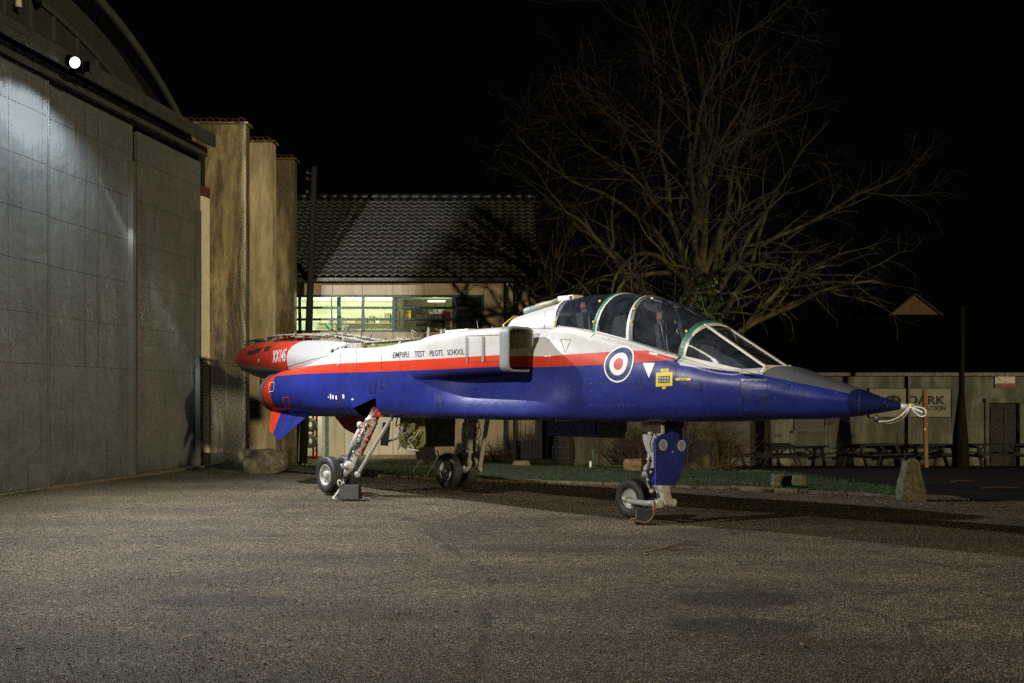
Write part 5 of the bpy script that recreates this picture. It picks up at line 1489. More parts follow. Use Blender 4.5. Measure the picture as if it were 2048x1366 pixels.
# aft end of the tail boom: cut-outs, frame and dangling bits
for (x, y, w, h) in ((493, 702, 14, 8), (507, 697, 12, 10), (519, 695, 3, 8), (527, 693, 11, 10)):
    poly_decal([(x + h * .5, y), (x + w + h * .5, y - 1.5), (x + w - 1, y + h - 1.5), (x, y + h)], 'tail_opening', M['black'], .006, 2)
fr = MB()
for k in range(6):
    s = -11.45 + k * .15
    fr.tube([(s, -.16, 2.80), (s + .01, -.17, 2.925), (s + .02, .14, 2.93), (s + .02, .16, 2.8)], .009, 5)
fr.tube([(-11.47, -.17, 2.92), (-10.6, -.18, 2.95)], .011, 5).tube([(-11.47, .15, 2.92), (-10.6, .15, 2.95)], .011, 5).tube([(-11.47, -.17, 2.84), (-10.6, -.18, 2.90)], .009, 5)
fr.build('tail_equipment_frame', M['hose'], AIR)
MB().tube([(-10.95, -.05, 2.1), (-10.97, -.05, 2.0), (-10.93, -.06, 1.95)], .02, 6).build('tail_hook', M['hose'], AIR)
MB().lathe([(0, .05), (.015, .05), (.02, .03), (.02, 0)], hp(517, 722, -0.005), (-.2, -1, .1), 12).build('sensor_disc', M['pipe'], AIR)

# ---- ventral fins
def fin(name, ytop, ybot, mats, flip=1):
    A = (-9.25, 1.40); B = (-7.70, 1.38); Cc = (-8.42, .84); D = (-8.98, 1.03); m0 = (-8.84, 1.385); m1 = (-8.78, .955)
    def P(q, off): 
        f = (1.4 - q[1]) / .56
        return (q[0], ytop + (ybot - ytop) * f + off, q[1])
    o = MB().add([P(A, 0), P(m0, .012), P(m1, .008), P(D, 0), P(A, .01), P(m0, .05), P(m1, .03), P(D, .01)],
             [(0, 1, 2, 3), (7, 6, 5, 4), (0, 4, 5, 1), (1, 5, 6, 2), (2, 6, 7, 3), (3, 7, 4, 0)]).build(name, mats[0], AIR)
    o2 = MB().add([P(m0, .012), P(B, .02), P(Cc, .012), P(m1, .008), P(m0, .05), P(B, .03), P(Cc, .02), P(m1, .03)],
             [(0, 1, 2, 3), (7, 6, 5, 4), (0, 4, 5, 1), (1, 5, 6, 2), (2, 6, 7, 3), (3, 7, 4, 0)]).build('fin_leading_panel', mats[1], o)
fin('ventral_fin', -.70, -.98, (M['redpaint'], M['navy']))
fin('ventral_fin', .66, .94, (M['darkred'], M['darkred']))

# ---- canopies
def can_profile(s):
    zt = float(np.interp(s, [-1.3, -1.05, -.65, -.05, .3, .65, 1.0, 1.2, 1.42, 2.4], [3.10, 3.125, 3.145, 3.12, 3.07, 2.98, 2.845, 2.74, 2.63, 2.10]))
    zs = float(np.interp(s, [-1.3, -1.05, -.25, .42, 1.3, 2.1, 2.45], [2.74, 2.70, 2.585, 2.43, 2.195, 2.02, 1.95]))
    w = float(np.interp(s, [-1.3, -.75, -.25, .42, 1.3, 2.1, 2.45], [.47, .49, .50, .515, .505, .44, .38]))
    return zt, zs, w
def can_pt(s, a, grow=0.0, k=2.25):
    """a: 0 camera-side sill .. 1 far sill"""
    zt, zs, w = can_profile(s)
    t = PI * a
    c, q = math.cos(t), math.sin(t)
    y = -(abs(c) ** (2 / k)) * (1 if c > 0 else -1) * (w + grow)
    z = zs + (abs(q) ** (2 / k)) * (zt - zs + grow)
    return Vector((s, y, z))
def slant(s0, a, lean):
    return s0 + lean * math.sin(PI * a)
def canopy(sa, la, sb, lb, name, n=14, m=30):
    mb = MB(); vs = []
    for i in range(n + 1):
        for j in range(m + 1):
            a = j / m; s = slant(sa, a, la) * (1 - i / n) + slant(sb, a, lb) * i / n
            vs.append(can_pt(s, a))
    mb.add(vs, [(i * (m + 1) + j, (i + 1) * (m + 1) + j, (i + 1) * (m + 1) + j + 1, i * (m + 1) + j + 1) for i in range(n) for j in range(m)], 0, True)
    return mb.build(name, M['canopyglass'], AIR, rec=False)
def arch(s0, lean, w, mat, name, grow=.008, th=.016, a0=0, a1=1, label=None):
    mb = MB(); m = 36; vs = []
    for j in range(m + 1):
        a = a0 + (a1 - a0) * j / m; s = slant(s0, a, lean)
        for ds, g in ((-w / 2, grow), (w / 2, grow), (w / 2, grow - th), (-w / 2, grow - th)):
            vs.append(can_pt(s + ds, a, g))
    fs = [(j * 4 + k, j * 4 + (k + 1) % 4, (j + 1) * 4 + (k + 1) % 4, (j + 1) * 4 + k) for j in range(m) for k in range(4)] + [(0, 1, 2, 3), (m * 4, m * 4 + 1, m * 4 + 2, m * 4 + 3)]
    return mb.add(vs, fs, 0, False).build(name, mat, AIR)
def sill(s0, s1, w, mat, name, side=-1, drop=.0, out=.012):
    mb = MB(); n = 10; vs = []
    for i in range(n + 1):
        s = s0 + (s1 - s0) * i / n; zt, zs, ww = can_profile(s)
        y = side * (ww + out)
        vs += [(s, y, zs + .01 - drop), (s, y, zs - w - drop), (s, y - side * .03, zs - w - drop), (s, y - side * .03, zs + .01 - drop)]
    fs = [(j * 4 + k, j * 4 + (k + 1) % 4, (j + 1) * 4 + (k + 1) % 4, (j + 1) * 4 + k) for j in range(n) for k in range(4)] + [(0, 1, 2, 3), (n * 4, n * 4 + 1, n * 4 + 2, n * 4 + 3)]
    return mb.add(vs, fs).build(name, mat, AIR)
canopy(-1.07, -.08, -.27, .10, 'rear_canopy_glass')
canopy(-.22, .14, .37, .0, 'centre_canopy_glass', 8)
canopy(.50, -.06, 1.27, .12, 'front_canopy_glass')
arch(-1.08, -.08, .05, M['whitepaint'], 'canopy_rear_frame')
arch(-.245, .12, .075, M['whitepaint'], 'canopy_arch')
arch(-.262, .12, .030, M['teal'], 'green_tape_strip', .017, .006)
arch(.385, -.01, .05, M['whitepaint'], 'canopy_arch')
arch(.45, -.05, .065, M['greyframe'], 'front_canopy_frame', .012)
arch(1.275, .12, .030, M['greyframe'], 'front_canopy_frame', .014)
arch(1.305, .12, .042, M['teal'], 'green_tape_strip', .02, .01)
arch(1.345, .12, .050, M['whitepaint'], 'windscreen_arch', .014)
for sd in (-1, 1):
    sill(-1.03, -.3, .045, M['duct'], 'canopy_sill', sd)
    sill(-.22, .40, .05, M['whitepaint'], 'canopy_sill', sd)
    sill(.44, 1.27, .085, M['greyframe'], 'front_canopy_sill', sd, 0, .02)
    sill(1.3, 2.40, .05, M['whitepaint'], 'windscreen_sill', sd)
for (s, z) in ((.52, 0), (1.18, 0)):
    zt, zs, w = can_profile(s); MB().box((s, -w - .036, zs - .03), (.12, .01, .03)).build('yellow_marking', M['yellow'], AIR)
for s, a in ((.44, .12), (.43, .22), (1.33, .2), (-.26, .25), (-.25, .06), (-1.06, .03)):
    p = can_pt(slant(s, a, 0.0 if s > 0 else -.0), a, .03); MB().box(p, (.03, .012, .03)).build('yellow_marking', M['yellow'], AIR)
for s in (.56, .74, .88, 1.02):
    zt, zs, w = can_profile(s); MB().box((s, -w - .0385, zs - .045), (.05, .004, .012)).build('yellow_marking', M['yellow'], AIR)
# windscreen: flat centre pane between two raked posts and two curved side panes
def ws_pts(sd):
    top = can_pt(1.46, 0.5 - sd * .0, 0); 
    return Vector((1.43, sd * .20, 2.60)), Vector((2.37, sd * .23, 2.045))
for sd in (-1, 1):
    a, b = ws_pts(sd)
    MB().bar(a, b, .045, .03).build('windscreen_post', M['whitepaint'], AIR, bevel=.004)
    # side pane
    mb = MB(); n = 12; vs = []
    for i in range(n + 1):
        u = i / n
        # lower edge runs along the sill from the arch foot to the front corner, upper edge along the arch then the post
        s = 1.36 + (2.40 - 1.36) * u; zt, zs, w = can_profile(s); lo = Vector((s, sd * w, zs + .005))
        up = a.lerp(b, u)
        for j in range(9):
            q = j / 8; p = lo.lerp(up, q); bul = math.sin(PI * q) * .10 * (1 - u) ; p.y += sd * bul; p.z += bul * .5
            vs.append(p)
    mb.add(vs, [(i * 9 + j, (i + 1) * 9 + j, (i + 1) * 9 + j + 1, i * 9 + j + 1) for i in range(n) for j in range(8)], 0, True)
    mb.build('windscreen_side_pane', M['canopyglass'], AIR, rec=False)
    s = 2.41; zt, zs, w = can_profile(s)
    MB().tube([(2.43, sd * .385, 1.955), (2.43, sd * .32, 2.005), (2.39, sd * .235, 2.05)], .022, 8).build('windscreen_base_frame', M['whitepaint'], AIR)
al, bl = ws_pts(-1); ar, brr = ws_pts(1)
MB().add([al, bl, brr, ar], [(0, 1, 2, 3)]).build('windscreen_front_pane', M['canopyglass'], AIR, rec=False)
MB().bar(bl + Vector((.01, 0, 0)), brr + Vector((.01, 0, 0)), .03, .03).build('windscreen_base_frame', M['whitepaint'], AIR)
# tape tails at the arch feet
for (px, py, v) in ((1190, 668, .52), (1362, 712, .53)):
    p = plane_pt(px, py, v + .03)
    MB().bar(p, p + Vector((-.10, -.01, -.07)), .04, .006).build('tape_tail', M['teal'], AIR)
# ---- cockpit interiors
def seat(s, z):
    MB().b2((s - .16, -.19, z), (s + .22, .19, z + .12)).build('seat_pan', M['seatgrey'], AIR, bevel=.02)
    q = MB().prism([(s - .10, -.17, z + .1), (s - .22, -.17, z + .72), (s - .36, -.17, z + .72), (s - .24, -.17, z + .1)], (0, .34, 0)).build('seat_back', M['cockpit'], AIR, bevel=.015)
    hb = MB().box((s - .24, 0, z + .80), (.12, .24, .20)).build('headrest', M['seatgrey'], AIR, bevel=.02)
    MB().box((s - .22, -.125, z + .83), (.10, .06, .10)).build('headrest_pad', M['seatred'], hb, bevel=.01)
    for sy in (-.09, .09):
        MB().tube([(s - .16, sy, z + .74), (s - .12, sy * 1.1, z + .4), (s + .02, sy * .7, z + .16)], .012, 6).build('harness_strap', M['pipe'], AIR)
    MB().tube([(s - .19, -.13, z + .93), (s - .16, -.13, z + .66), (s - .16, .13, z + .66), (s - .19, .13, z + .93)], .007, 6).build('headrest_frame', M['steel'], AIR)
seat(-.62, 2.18); seat(.84, 1.93)
MB().prism([(-.12, -.38, 2.35), (.0, -.38, 2.78), (.22, -.38, 2.80), (.3, -.38, 2.35)], (0, .76, 0)).build('instrument_coaming', M['cockpit'], AIR, bevel=.02)
MB().prism([(1.38, -.36, 2.0), (1.50, -.36, 2.34), (1.85, -.34, 2.28), (2.30, -.28, 2.05), (2.3, -.28, 1.9)], (0, .64, 0)).build('instrument_coaming', M['cockpit'], AIR, bevel=.02)
MB().prism([(1.55, -.07, 2.3), (1.55, -.07, 2.44), (1.70, -.07, 2.44), (1.76, -.07, 2.28)], (0, .14, 0)).build('gunsight', M['seatgrey'], AIR, bevel=.008)
MB().tube([(1.92, -.30, 2.09), (1.90, -.18, 2.25), (1.88, -.02, 2.31), (1.88, .15, 2.27)], .010, 6).build('cable', M['pipe'], AIR)
MB().tube([(.55, -.1, 2.9), (.78, -.2, 2.3)], .012, 6).build('cockpit_strut', M['steel'], AIR)
MB().tube([(.62, .1, 2.95), (.80, .12, 2.3)], .010, 6).build('cockpit_strut', M['hose'], AIR)
MB().tube([(.98, -.18, 2.14), (1.08, -.24, 2.26), (1.2, -.30, 2.22)], .012, 6).build('throttle_lever', M['yellow'], AIR)
for s, y in ((1.42, -.33), (1.74, -.30)): MB().lathe([(0, .02), (.02, .03), (.05, .02), (.06, 0)], (s, y, 2.22), (0, 0, 1), 8).build('small_fitting', M['pipe'], AIR)
for s, y in ((.47, -.16), (.55, -.02)): MB().box((s + .03, y, 3.0 - (s - .4) * .4), (.03, .02, .09)).build('canopy_clip', M['decalwhite'], AIR)
# spine-top fittings behind the rear canopy
MB().b2((-1.36, -.17, 3.09), (-1.02, .05, 3.17)).build('beacon_housing', M['whitepaint'], AIR, bevel=.02)
MB().b2((-1.10, -.175, 3.11), (-1.04, -.165, 3.15)).build('beacon_window', M['line'], AIR)
MB().tube([(-1.86, -.12, 3.03), (-1.72, -.12, 3.06), (-1.5, -.12, 3.09), (-1.34, -.12, 3.13)], [.06, .055, .04, .04], 10).build('air_pipe', M['pipe'], AIR)
MB().lathe([(0, .065), (.26, .065), (.28, .05)], (-2.10, -.12, 2.99), (1, 0, .12), 14).build('filter_can', M['lipgrey'], AIR)
MB().tube([(-2.38, -.30, 2.66), (-2.46, -.28, 2.80), (-2.40, -.12, 2.93), (-2.38, .12, 2.93), (-2.44, .28, 2.8), (-2.38, .30, 2.66)], .016, 8).build('bulkhead_rim', M['yellow'], AIR)
rr_ = random.Random(5)
for k in range(12):
    s = -2.42 - rr_.random() * .55
    MB().tube([(s, -.35 + rr_.random() * .5, 2.68), (s + rr_.uniform(-.06, .06), -.3, 2.70 + rr_.random() * .09), (s + rr_.uniform(-.12, .12), -.25, 2.71 + rr_.random() * .03)], .006, 5).build('cable', rr_.choice([M['decalwhite'], M['hose'], M['pipe']]), AIR)
MB().tube([(-3.1, -.25, 2.68), (-3.16, -.25, 2.90)], .005, 5).build('rod_aerial', M['pipe'], AIR)

# ---- nose probe with looped cord
MB().tube([(3.98, 0, 1.567), (4.16, 0, 1.566)], [.034, .028], 14).build('probe_stub', M['hub'], AIR)
MB().tube([(4.12, 0, 1.566), (4.15, 0, 1.566)], .037, 14).build('tape_band', M['yellow'], AIR)
def cord(pix, v=.02, r=.0075):
    pts = [plane_pt(x, y, v) for x, y in pix]
    return catmull([tuple(p) for p in pts], 6)
cc = MB()
cc.tube(cord([(1758, 843), (1780, 846), (1800, 839), (1813, 828), (1820, 816), (1826, 820), (1840, 832), (1850, 831), (1852, 822), (1843, 815), (1822, 814)]), .0075, 6)
cc.tube(cord([(1758, 842), (1778, 842), (1798, 834), (1810, 824), (1819, 815), (1835, 819), (1846, 825), (1838, 822), (1822, 815)], .05), .0075, 6)
cc.build('tied_cord', M['rope'], AIR)
p = plane_pt(1753, 838, .01)
MB().tube([p + Vector((0, 0, .05)), p], .018, 8).build('pitot_mast', M['hub'], AIR)
MB().tube([p + Vector((-.03, 0, -.01)), p + Vector((.06, 0, -.02))], .02, 8).build('pitot_head', M['hose'], AIR)
p = plane_pt(1660, 838, .03)
MB().prism([p + Vector((-.06, 0, .04)), p + Vector((.10, 0, .04)), p + Vector((.02, 0, -.08)), p + Vector((-.07, 0, -.07))], (0, .012, 0)).build('blade_aerial', M['steel'], AIR)

# ---- undercarriage
def wheel(s, y, r, w, parent, name='wheel', rimr=None):
    rimr = rimr or r * .56
    t = w / 2
    tyre = MB().lathe([(-t * .72, rimr), (-t * .9, rimr * 1.12), (-t, r * .78), (-t * .93, r * .90), (-t * .66, r * .985), (-t * .30, r), (-t * .27, r * .985), (-t * .22, r), (0, r * 1.003), (t * .22, r), (t * .27, r * .985), (t * .30, r), (t * .66, r * .985), (t * .93, r * .9), (t, r * .78), (t * .9, rimr * 1.12), (t * .72, rimr)],
                    (s, y, r), (0, 1, 0), 44, close=True).build('tyre', M['rubber'], parent)
    sd = -1 if y < 0 else 1
    MB().lathe([(t * .80, rimr * 1.04), (t * .86, rimr), (t * .80, rimr * .93), (t * .45, rimr * .86), (t * .38, rimr * .60), (t * .40, rimr * .42), (t * .82, rimr * .36), (t * .90, rimr * .30), (t * .92, 0)], (s, y, r), (0, sd, 0), 32).build('rim', M['hub'], parent)
    MB().lathe([(t * .7, rimr), (t * .3, rimr * .8), (t * .3, 0)], (s, y, r), (0, -sd, 0), 24).build('rim_back', M['hub'], parent)
    for k in range(6):
        a = 2 * PI * k / 6
        MB().lathe([(t * .36, .018), (t * .52, .018), (t * .52, 0)], (s + math.cos(a) * rimr * .70, y, r + math.sin(a) * rimr * .70), (0, sd, 0), 8).build('hub_nut', M['steel'], parent)

def bolt(p, ax, r, h, par):
    MB().lathe([(-h / 2, 0), (-h / 2, r), (h / 2, r), (h / 2, r * .55), (h / 2 + .01, r * .5), (h / 2 + .01, 0)], p, ax, 16).build('pivot_bolt', M['hub'], par)

def main_gear(sd, near):
    GO = Vector((0 if near else .46, 0, 0))
    G = empty('main_undercarriage', GO); G.parent = AIR
    def P(s, v, z): return Vector((s, sd * (v + (0 if near else .06)), z))
    ws = -6.02
    wheel(ws, P(0, 1.27, 0).y, .325, .20, G); wheel(ws, P(0, .93, 0).y, .325, .20, G)
    T = P(-5.20, .80, 1.50); B = P(-5.56, 1.10, .50)
    legm = M['chipred'] if near else M['gearpaint']
    L = MB().tube([T, T.lerp(B, .25), T.lerp(B, .27), T.lerp(B, .78), T.lerp(B, .80)], [.085, .10, .11, .098, .08], 18).build('leg', legm, G)
    for u in (.22, .50, .76):
        q = T.lerp(B, u); MB().tube([q, q + (B - T).normalized() * .03], max(.12 - .012 * u, .1), 18).build('leg_collar', M['hub'], L)
    MB().tube([T.lerp(B, .80), B + (B - T) * .05], [.062, .062], 16).build('oleo', M['gearpaint'], G)
    k = MB(); kn = B + Vector((0, sd * .0, 0)); k.lathe([(-.09, 0), (-.09, .085), (.09, .085), (.09, .04), (.10, 0)], kn, (0, sd, 0), 20)
    k.build('knuckle', M['gearpaint'], G)
    arm = MB().tube([B + Vector((.0, 0, -.02)), P(-5.72, 1.10, .36), P(ws, 1.10, .325)], [.075, .07, .06], 12).build('trailing_arm', M['gearpaint'], G)
    MB().tube([P(ws, .80, .325), P(ws, 1.36, .325)], .035, 12).build('axle', M['steel'], G)
    # shock strut behind the leg
    A1 = T.lerp(B, .30) + Vector((-.20, -sd * -.02, .0)); A2 = P(-5.78, 1.12, .47)
    MB().tube([A1, A1.lerp(A2, .12), A1.lerp(A2, .14), A1.lerp(A2, .58), A1.lerp(A2, .6), A2], [.045, .045, .058, .058, .036, .036], 14).build('retraction_jack', M['gearpaint'], G)
    MB().bar(T.lerp(B, .26), A1, .06, .07).build('jack_bracket', M['gearpaint'], G, bevel=.01)
    bolt(A1 + Vector((0, sd * .05, 0)), (0, sd, 0), .06, .06, G); bolt(A2 + Vector((0, sd * .05, 0)), (0, sd, 0), .05, .05, G); bolt(B + Vector((0, sd * .11, 0)), (0, sd, 0), .05, .03, G)
    # drag brace
    D1 = P(-4.72, .82, 1.36); D2 = P(-5.34, 1.12, .36)
    MB().bar(D1, D2, .075, .04).build('drag_brace', M['gearpaint'], G, bevel=.008)
    MB().lathe([(-.03, .05), (.03, .05), (.03, 0)], D2, (0, sd, 0), 14).build('brace_end', M['gearpaint'], G)
    MB().tube([T.lerp(B, .12) + Vector((.02, 0, 0)), P(-4.90, .90, 1.40)], .052, 14).build('side_actuator', M['redpaint'] if near else M['gearpaint'], G)
    cl = MB(); rg = random.Random(4 + sd)
    for i in range(10):
        p = T.lerp(B, rg.uniform(.1, .95)) + Vector((rg.uniform(-.12, .12), sd * rg.uniform(.0, .12), 0))
        r = rg.uniform(.012, .026); ax = (rg.uniform(-1, 1), rg.uniform(-1, 1), rg.uniform(-1, 1))
        MB().lathe([(-r, 0), (-r, r), (r, r), (r, 0)], p, ax, 8).build('valve', rg.choice([M['hub'], M['hub'], M['steel']]), G)
    for i in range(8):
        u = rg.uniform(.05, .3); p = T.lerp(B, u) + Vector((rg.uniform(-.1, .1), sd * rg.uniform(.07, .11), 0)); pts = [p]
        for j in range(5):
            u += rg.uniform(.08, .2); pts.append(T.lerp(B, u) + Vector((rg.uniform(-.14, .14), sd * rg.uniform(.07, .13), 0)))
        MB().tube(catmull([tuple(q) for q in pts], 4), .007, 6).build('brake_hose', rg.choice([M['hose'], M['hose'], M['hub']]), G)
    # bay door hanging inboard
    if near:
        door = MB().prism([P(-4.80, .62, 1.36), P(-4.10, .62, 1.36), P(-4.10, .60, .92), P(-4.16, .60, .86), P(-4.30, .60, .82), P(-4.66, .60, .80), P(-4.86, .60, .86)], (0, .03, 0)).build('bay_door', M['olive'], G, bevel=.01)
        ds = MB()
        for i in range(18):
            s0 = rg.uniform(-4.75, -4.2); z0 = rg.uniform(.9, 1.3)
            ds.tube(catmull([(s0, -.66, z0), (s0 + rg.uniform(-.15, .15), -.70, z0 + rg.uniform(-.12, .12)), (s0 + rg.uniform(-.2, .2), -.67, z0 + rg.uniform(-.18, .14))], 4), .012, 6, mi=rg.choice([0, 1, 2]))
        for i in range(8):
            ds.lathe([(-.03, 0), (-.03, .03), (.03, .03), (.03, 0)], (rg.uniform(-4.7, -4.2), -.68, rg.uniform(.88, 1.25)), (rg.uniform(-1, 1), 1, rg.uniform(-1, 1)), 8, rg.choice([0, 1]))
        ds.build('door_pipework', [M['pipe'], M['olive'], M['duct']], door)
        MB().tube([P(-5.05, .70, .92), P(-4.5, .66, 1.05)], .018, 8).build('door_rod', M['pipe'], G)
        MB().prism([P(-5.12, .75, 1.25), P(-4.92, .75, 1.25), P(-5.0, .75, .85), P(-5.2, .75, .85)], (0, .03, 0)).build('bay_door', M['hose'], G)
    else:
        MB().prism([plane_pt(x, y, -.95) - GO for x, y in ((840, 832), (908, 832), (907, 893), (846, 894))], (0, .03, 0)).build('bay_door', M['cockpit'], G)
    return G
main_gear(-1, True)
main_gear(1, False)
# dark interiors of the main wheel bays
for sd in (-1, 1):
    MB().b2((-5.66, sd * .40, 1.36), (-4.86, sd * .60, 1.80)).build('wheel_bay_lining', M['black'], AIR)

G = empty('nose_undercarriage', (0, 0, 0)); G.parent = AIR
wheel(0.0, 0.0, .272, .20, G, rimr=.14)
LT = Vector((.42, -.02, 1.36)); LB = Vector((.56, -.03, .42))
MB().tube([LT, LT.lerp(LB, .30), LT.lerp(LB, .34), LT.lerp(LB, .62), LT.lerp(LB, .64), LB], [.075, .085, .06, .055, .045, .045], 16).build('leg', M['gearpaint'], G)
MB().prism([plane_pt(x, y, .17) for x, y in ((1283, 845), (1322, 845), (1323, 868), (1313, 884), (1312, 937), (1298, 937), (1301, 914), (1292, 902), (1285, 882))], (0, .07, 0)).build('leg_housing', M['gearpaint'], G, bevel=.014)
MB().prism([(.46, -.10, .52), (.60, -.10, .50), (.68, -.10, .24), (.60, -.10, .20), (.54, -.10, .30)], (0, .17, 0)).build('fork_head', M['gearpaint'], G, bevel=.02)
for sy in (-.135, .135):
    MB().tube([(.64, sy, .25), (.36, sy, .235), (.06, sy, .245), (-.02, sy, .262)], [.052, .042, .036, .04], 12).build('fork_arm', M['gearpaint'], G)
MB().tube([(0, -.18, .272), (0, .18, .272)], .022, 10).build('axle', M['steel'], G)
bolt((0, -.18, .272), (0, -1, 0), .035, .02, G); bolt((.62, -.20, .25), (0, -1, 0), .06, .05, G); bolt((.40, -.12, .72), (0, -1, 0), .05, .06, G); bolt((.36, -.13, .63), (0, -1, 0), .04, .08, G)
MB().tube([(.42, -.13, .95), (.42, -.14, .66)], [.022, .016], 10).build('steering_jack', M['hub'], G)
MB().b2((.40, -.12, .44), (.50, .0, .70)).build('leg_panel', M['navy'], G, bevel=.006)
rg = random.Random(9)
for px_, py_, r in ((1300, 866, .022), (1316, 876, .018), (1293, 938, .035), (1303, 944, .02), (1297, 918, .02), (1297, 960, .022), (1311, 972, .02), (1303, 982, .024)):
    MB().lathe([(-r, 0), (-r, r), (r, r), (r, 0)], plane_pt(px_, py_, .20), (rg.uniform(-.4, .4), -1, rg.uniform(-.4, .4)), 10).build('valve', M['hub'], G)
MB().tube([plane_pt(1299, 912, .19), plane_pt(1297, 932, .19)], .014, 8).build('damper_rod', M['hub'], G)
MB().tube([plane_pt(1295, 925, .19), plane_pt(1294, 958, .17), plane_pt(1301, 985, .13)], .012, 8).build('damper_rod', M['gearpaint'], G)
for pts in (((1308, 866), (1316, 878), (1311, 890), (1318, 902)), ((1305, 872), (1300, 890), (1306, 905)), ((1300, 948), (1296, 962), (1302, 974))):
    MB().tube(catmull([tuple(plane_pt(x, y, .21)) for x, y in pts], 4), .007, 6).build('hydraulic_hose', rg.choice([M['hose'], M['rope']]), G)
# landing-light door carried on the front of the leg
ds = .72
def dp(y, z, o=0): return Vector((ds + o, y, z))
dpix = [(1310, 882), (1319, 872), (1344, 862), (1371, 872), (1378, 883), (1371, 916), (1360, 956), (1349, 971), (1311, 971)]
def door_pt(px, py):
    tgt = AMI @ at(px, py, 10.0); d = tgt - CL; t = (ds - CL.x) / d.x
    return CL + d * t
DP = [door_pt(*q) for q in dpix]
print('door y', [round(p.y, 2) for p in DP], 'z', [round(p.z, 2) for p in DP])
LD = MB().prism(DP, (-.03, 0, 0)).build('landing_light_door', M['navy'], G, bevel=.006)
for (px, py) in ((1325.5, 890), (1362, 891)):
    c = door_pt(px, py)
    H = MB().lathe([(-.02, .074), (.016, .074), (.02, .066), (.008, .064)], c, (1, 0, 0), 28).build('headlight', M['hub'], LD)
    # reflector and glass stand as sub-parts of the door's lamp
    MB().lathe([(.006, .064), (-.01, .05), (-.028, .03), (-.034, 0)], c, (1, 0, 0), 24).build('reflector', M['chrome'], LD)
    MB().lathe([(.010, .064), (.020, .045), (.027, .02), (.029, 0)], c, (1, 0, 0), 24).build('lamp_lens', M['lens'], LD)
MB().bar((.72, 0, .95), (.5, 0, .9), .03, .03).build('door_bracket', M['gearpaint'], G)
# belly doors and air-brake panels seen below the keel
MB().b2((.30, .14, 1.345), (.78, .17, 1.10)).build('nose_gear_door', M['cockpit'], AIR, bevel=.004)
def far_pt(px, py, v): return plane_pt(px, py, v)
a, b, c, d = [far_pt(x, y, -.45) for x, y in ((1095, 842), (1190, 842), (1190, 875), (1095, 872))]
MB().prism([a, b, c, d], (0, .03, 0)).build('airbrake_panel', M['navy'], AIR)
a, b, c, d = [far_pt(x, y, -.47) for x, y in ((1191, 842), (1251, 842), (1250, 877), (1191, 875))]
MB().prism([a, b, c, d], (0, .03, 0)).build('airbrake_panel', M['cockpit'], AIR, label='dark olive panel beside the blue one')
MB().box((-3.4, -.3, 1.27), (.012, .02, .14)).build('blade_aerial', M['hose'], AIR)

# ---- chocks
def chock(c, rz, w, h, d, label, ropecol, ropepts, name='wheel_chock'):
    t = empty(name, (c[0], c[1], ground_z(c[0], c[1])), rz, label, 'chock', 'chocks at the wheels')
    MB().add([(-w/2,-d/2,0),(w/2,-d/2,0),(w/2,d/2,0),(-w/2,d/2,0),(-w*.46,-d*.22,h),(w*.46,-d*.22,h),(w*.46,d*.22,h),(-w*.46,d*.22,h)], [(3,2,1,0),(4,5,6,7),(0,1,5,4),(1,2,6,5),(2,3,7,6),(3,0,4,7)]).build('block', M['hose'], t, bevel=.012)
    MB().tube(catmull(ropepts, 5), .012, 6).build('rope', ropecol, t)
chock((wx(700, 17.35), 17.35, 0), R(-6), .36, .235, .26, 'black rubber chock with cream rope ring beside the near main wheel', M['rope'],
      [(-.17, 0, .20), (-.20, -.03, .27), (-.17, -.05, .31), (-.13, -.03, .27), (-.15, 0, .22), (-.19, -.1, .1), (-.24, -.16, .03), (-.2, -.2, .02)])
chock((wx(1287, 13.95), 13.95, 0), R(-10), .22, .19, .22, 'black rubber chock with frayed orange rope beside the nose wheel', M['orange'],
      [(.10, 0, .16), (.15, .02, .22), (.14, 0, .3), (.13, -.05, .12), (.05, -.14, .03), (-.1, -.15, .05), (-.14, -.14, .08), (-.17, -.15, .03), (-.12, -.18, .02), (-.15, -.12, .06), (-.10, -.16, .07)])
# =================================================================== TREES AND PLANTS
class Tree:
    def __init__(self, seed): self.r = random.Random(seed); self.n = 0
def grow_branch(T, p, d, L, r, lvl, maxl, out, droop, up, wob=.22):
    """adds polylines to out[lvl]; recursion"""
    n = max(4, int(L / (.20 if lvl > 1 else .30))); st = L / n
    pts = [p.copy()]; rad = [r]; rg = T.r
    d = d.normalized()
    kids = []
    for i in range(n):
        u = (i + 1) / n
        d = d + Vector((rg.gauss(0, wob), rg.gauss(0, wob), rg.gauss(0, wob * .8))) * (.55 if lvl > 0 else .35)
        d.z += up * (1 - u) * .12 - droop * u * .17
        d.normalize()
        p = p + d * st
        pts.append(p.copy()); rad.append(max(r * (1 - .78 * u), .0035))
        if lvl < maxl and u > (.22 if lvl else .3):
            dens = (0, .58, .58, .58, .5)[lvl] if lvl < 5 else .4
            if rg.random() < dens: kids.append((p.copy(), d.copy(), u, rad[-1]))
    out[lvl].append((pts, rad))
    for q, dd, u, rr in kids:
        a, b = frame_from(dd); th = rg.uniform(0, 2 * PI); ang = rg.uniform(.45, 1.05)
        nd = dd * math.cos(ang) + (a * math.cos(th) + b * math.sin(th)) * math.sin(ang)
        l2 = L * rg.uniform(.30, .66) * (1.08 - .5 * u)
        if l2 < .20: continue
        grow_branch(T, q, nd, l2, max(rr * .62, .0045), lvl + 1, maxl, out, droop * 1.0, up * .6, wob * 1.1)

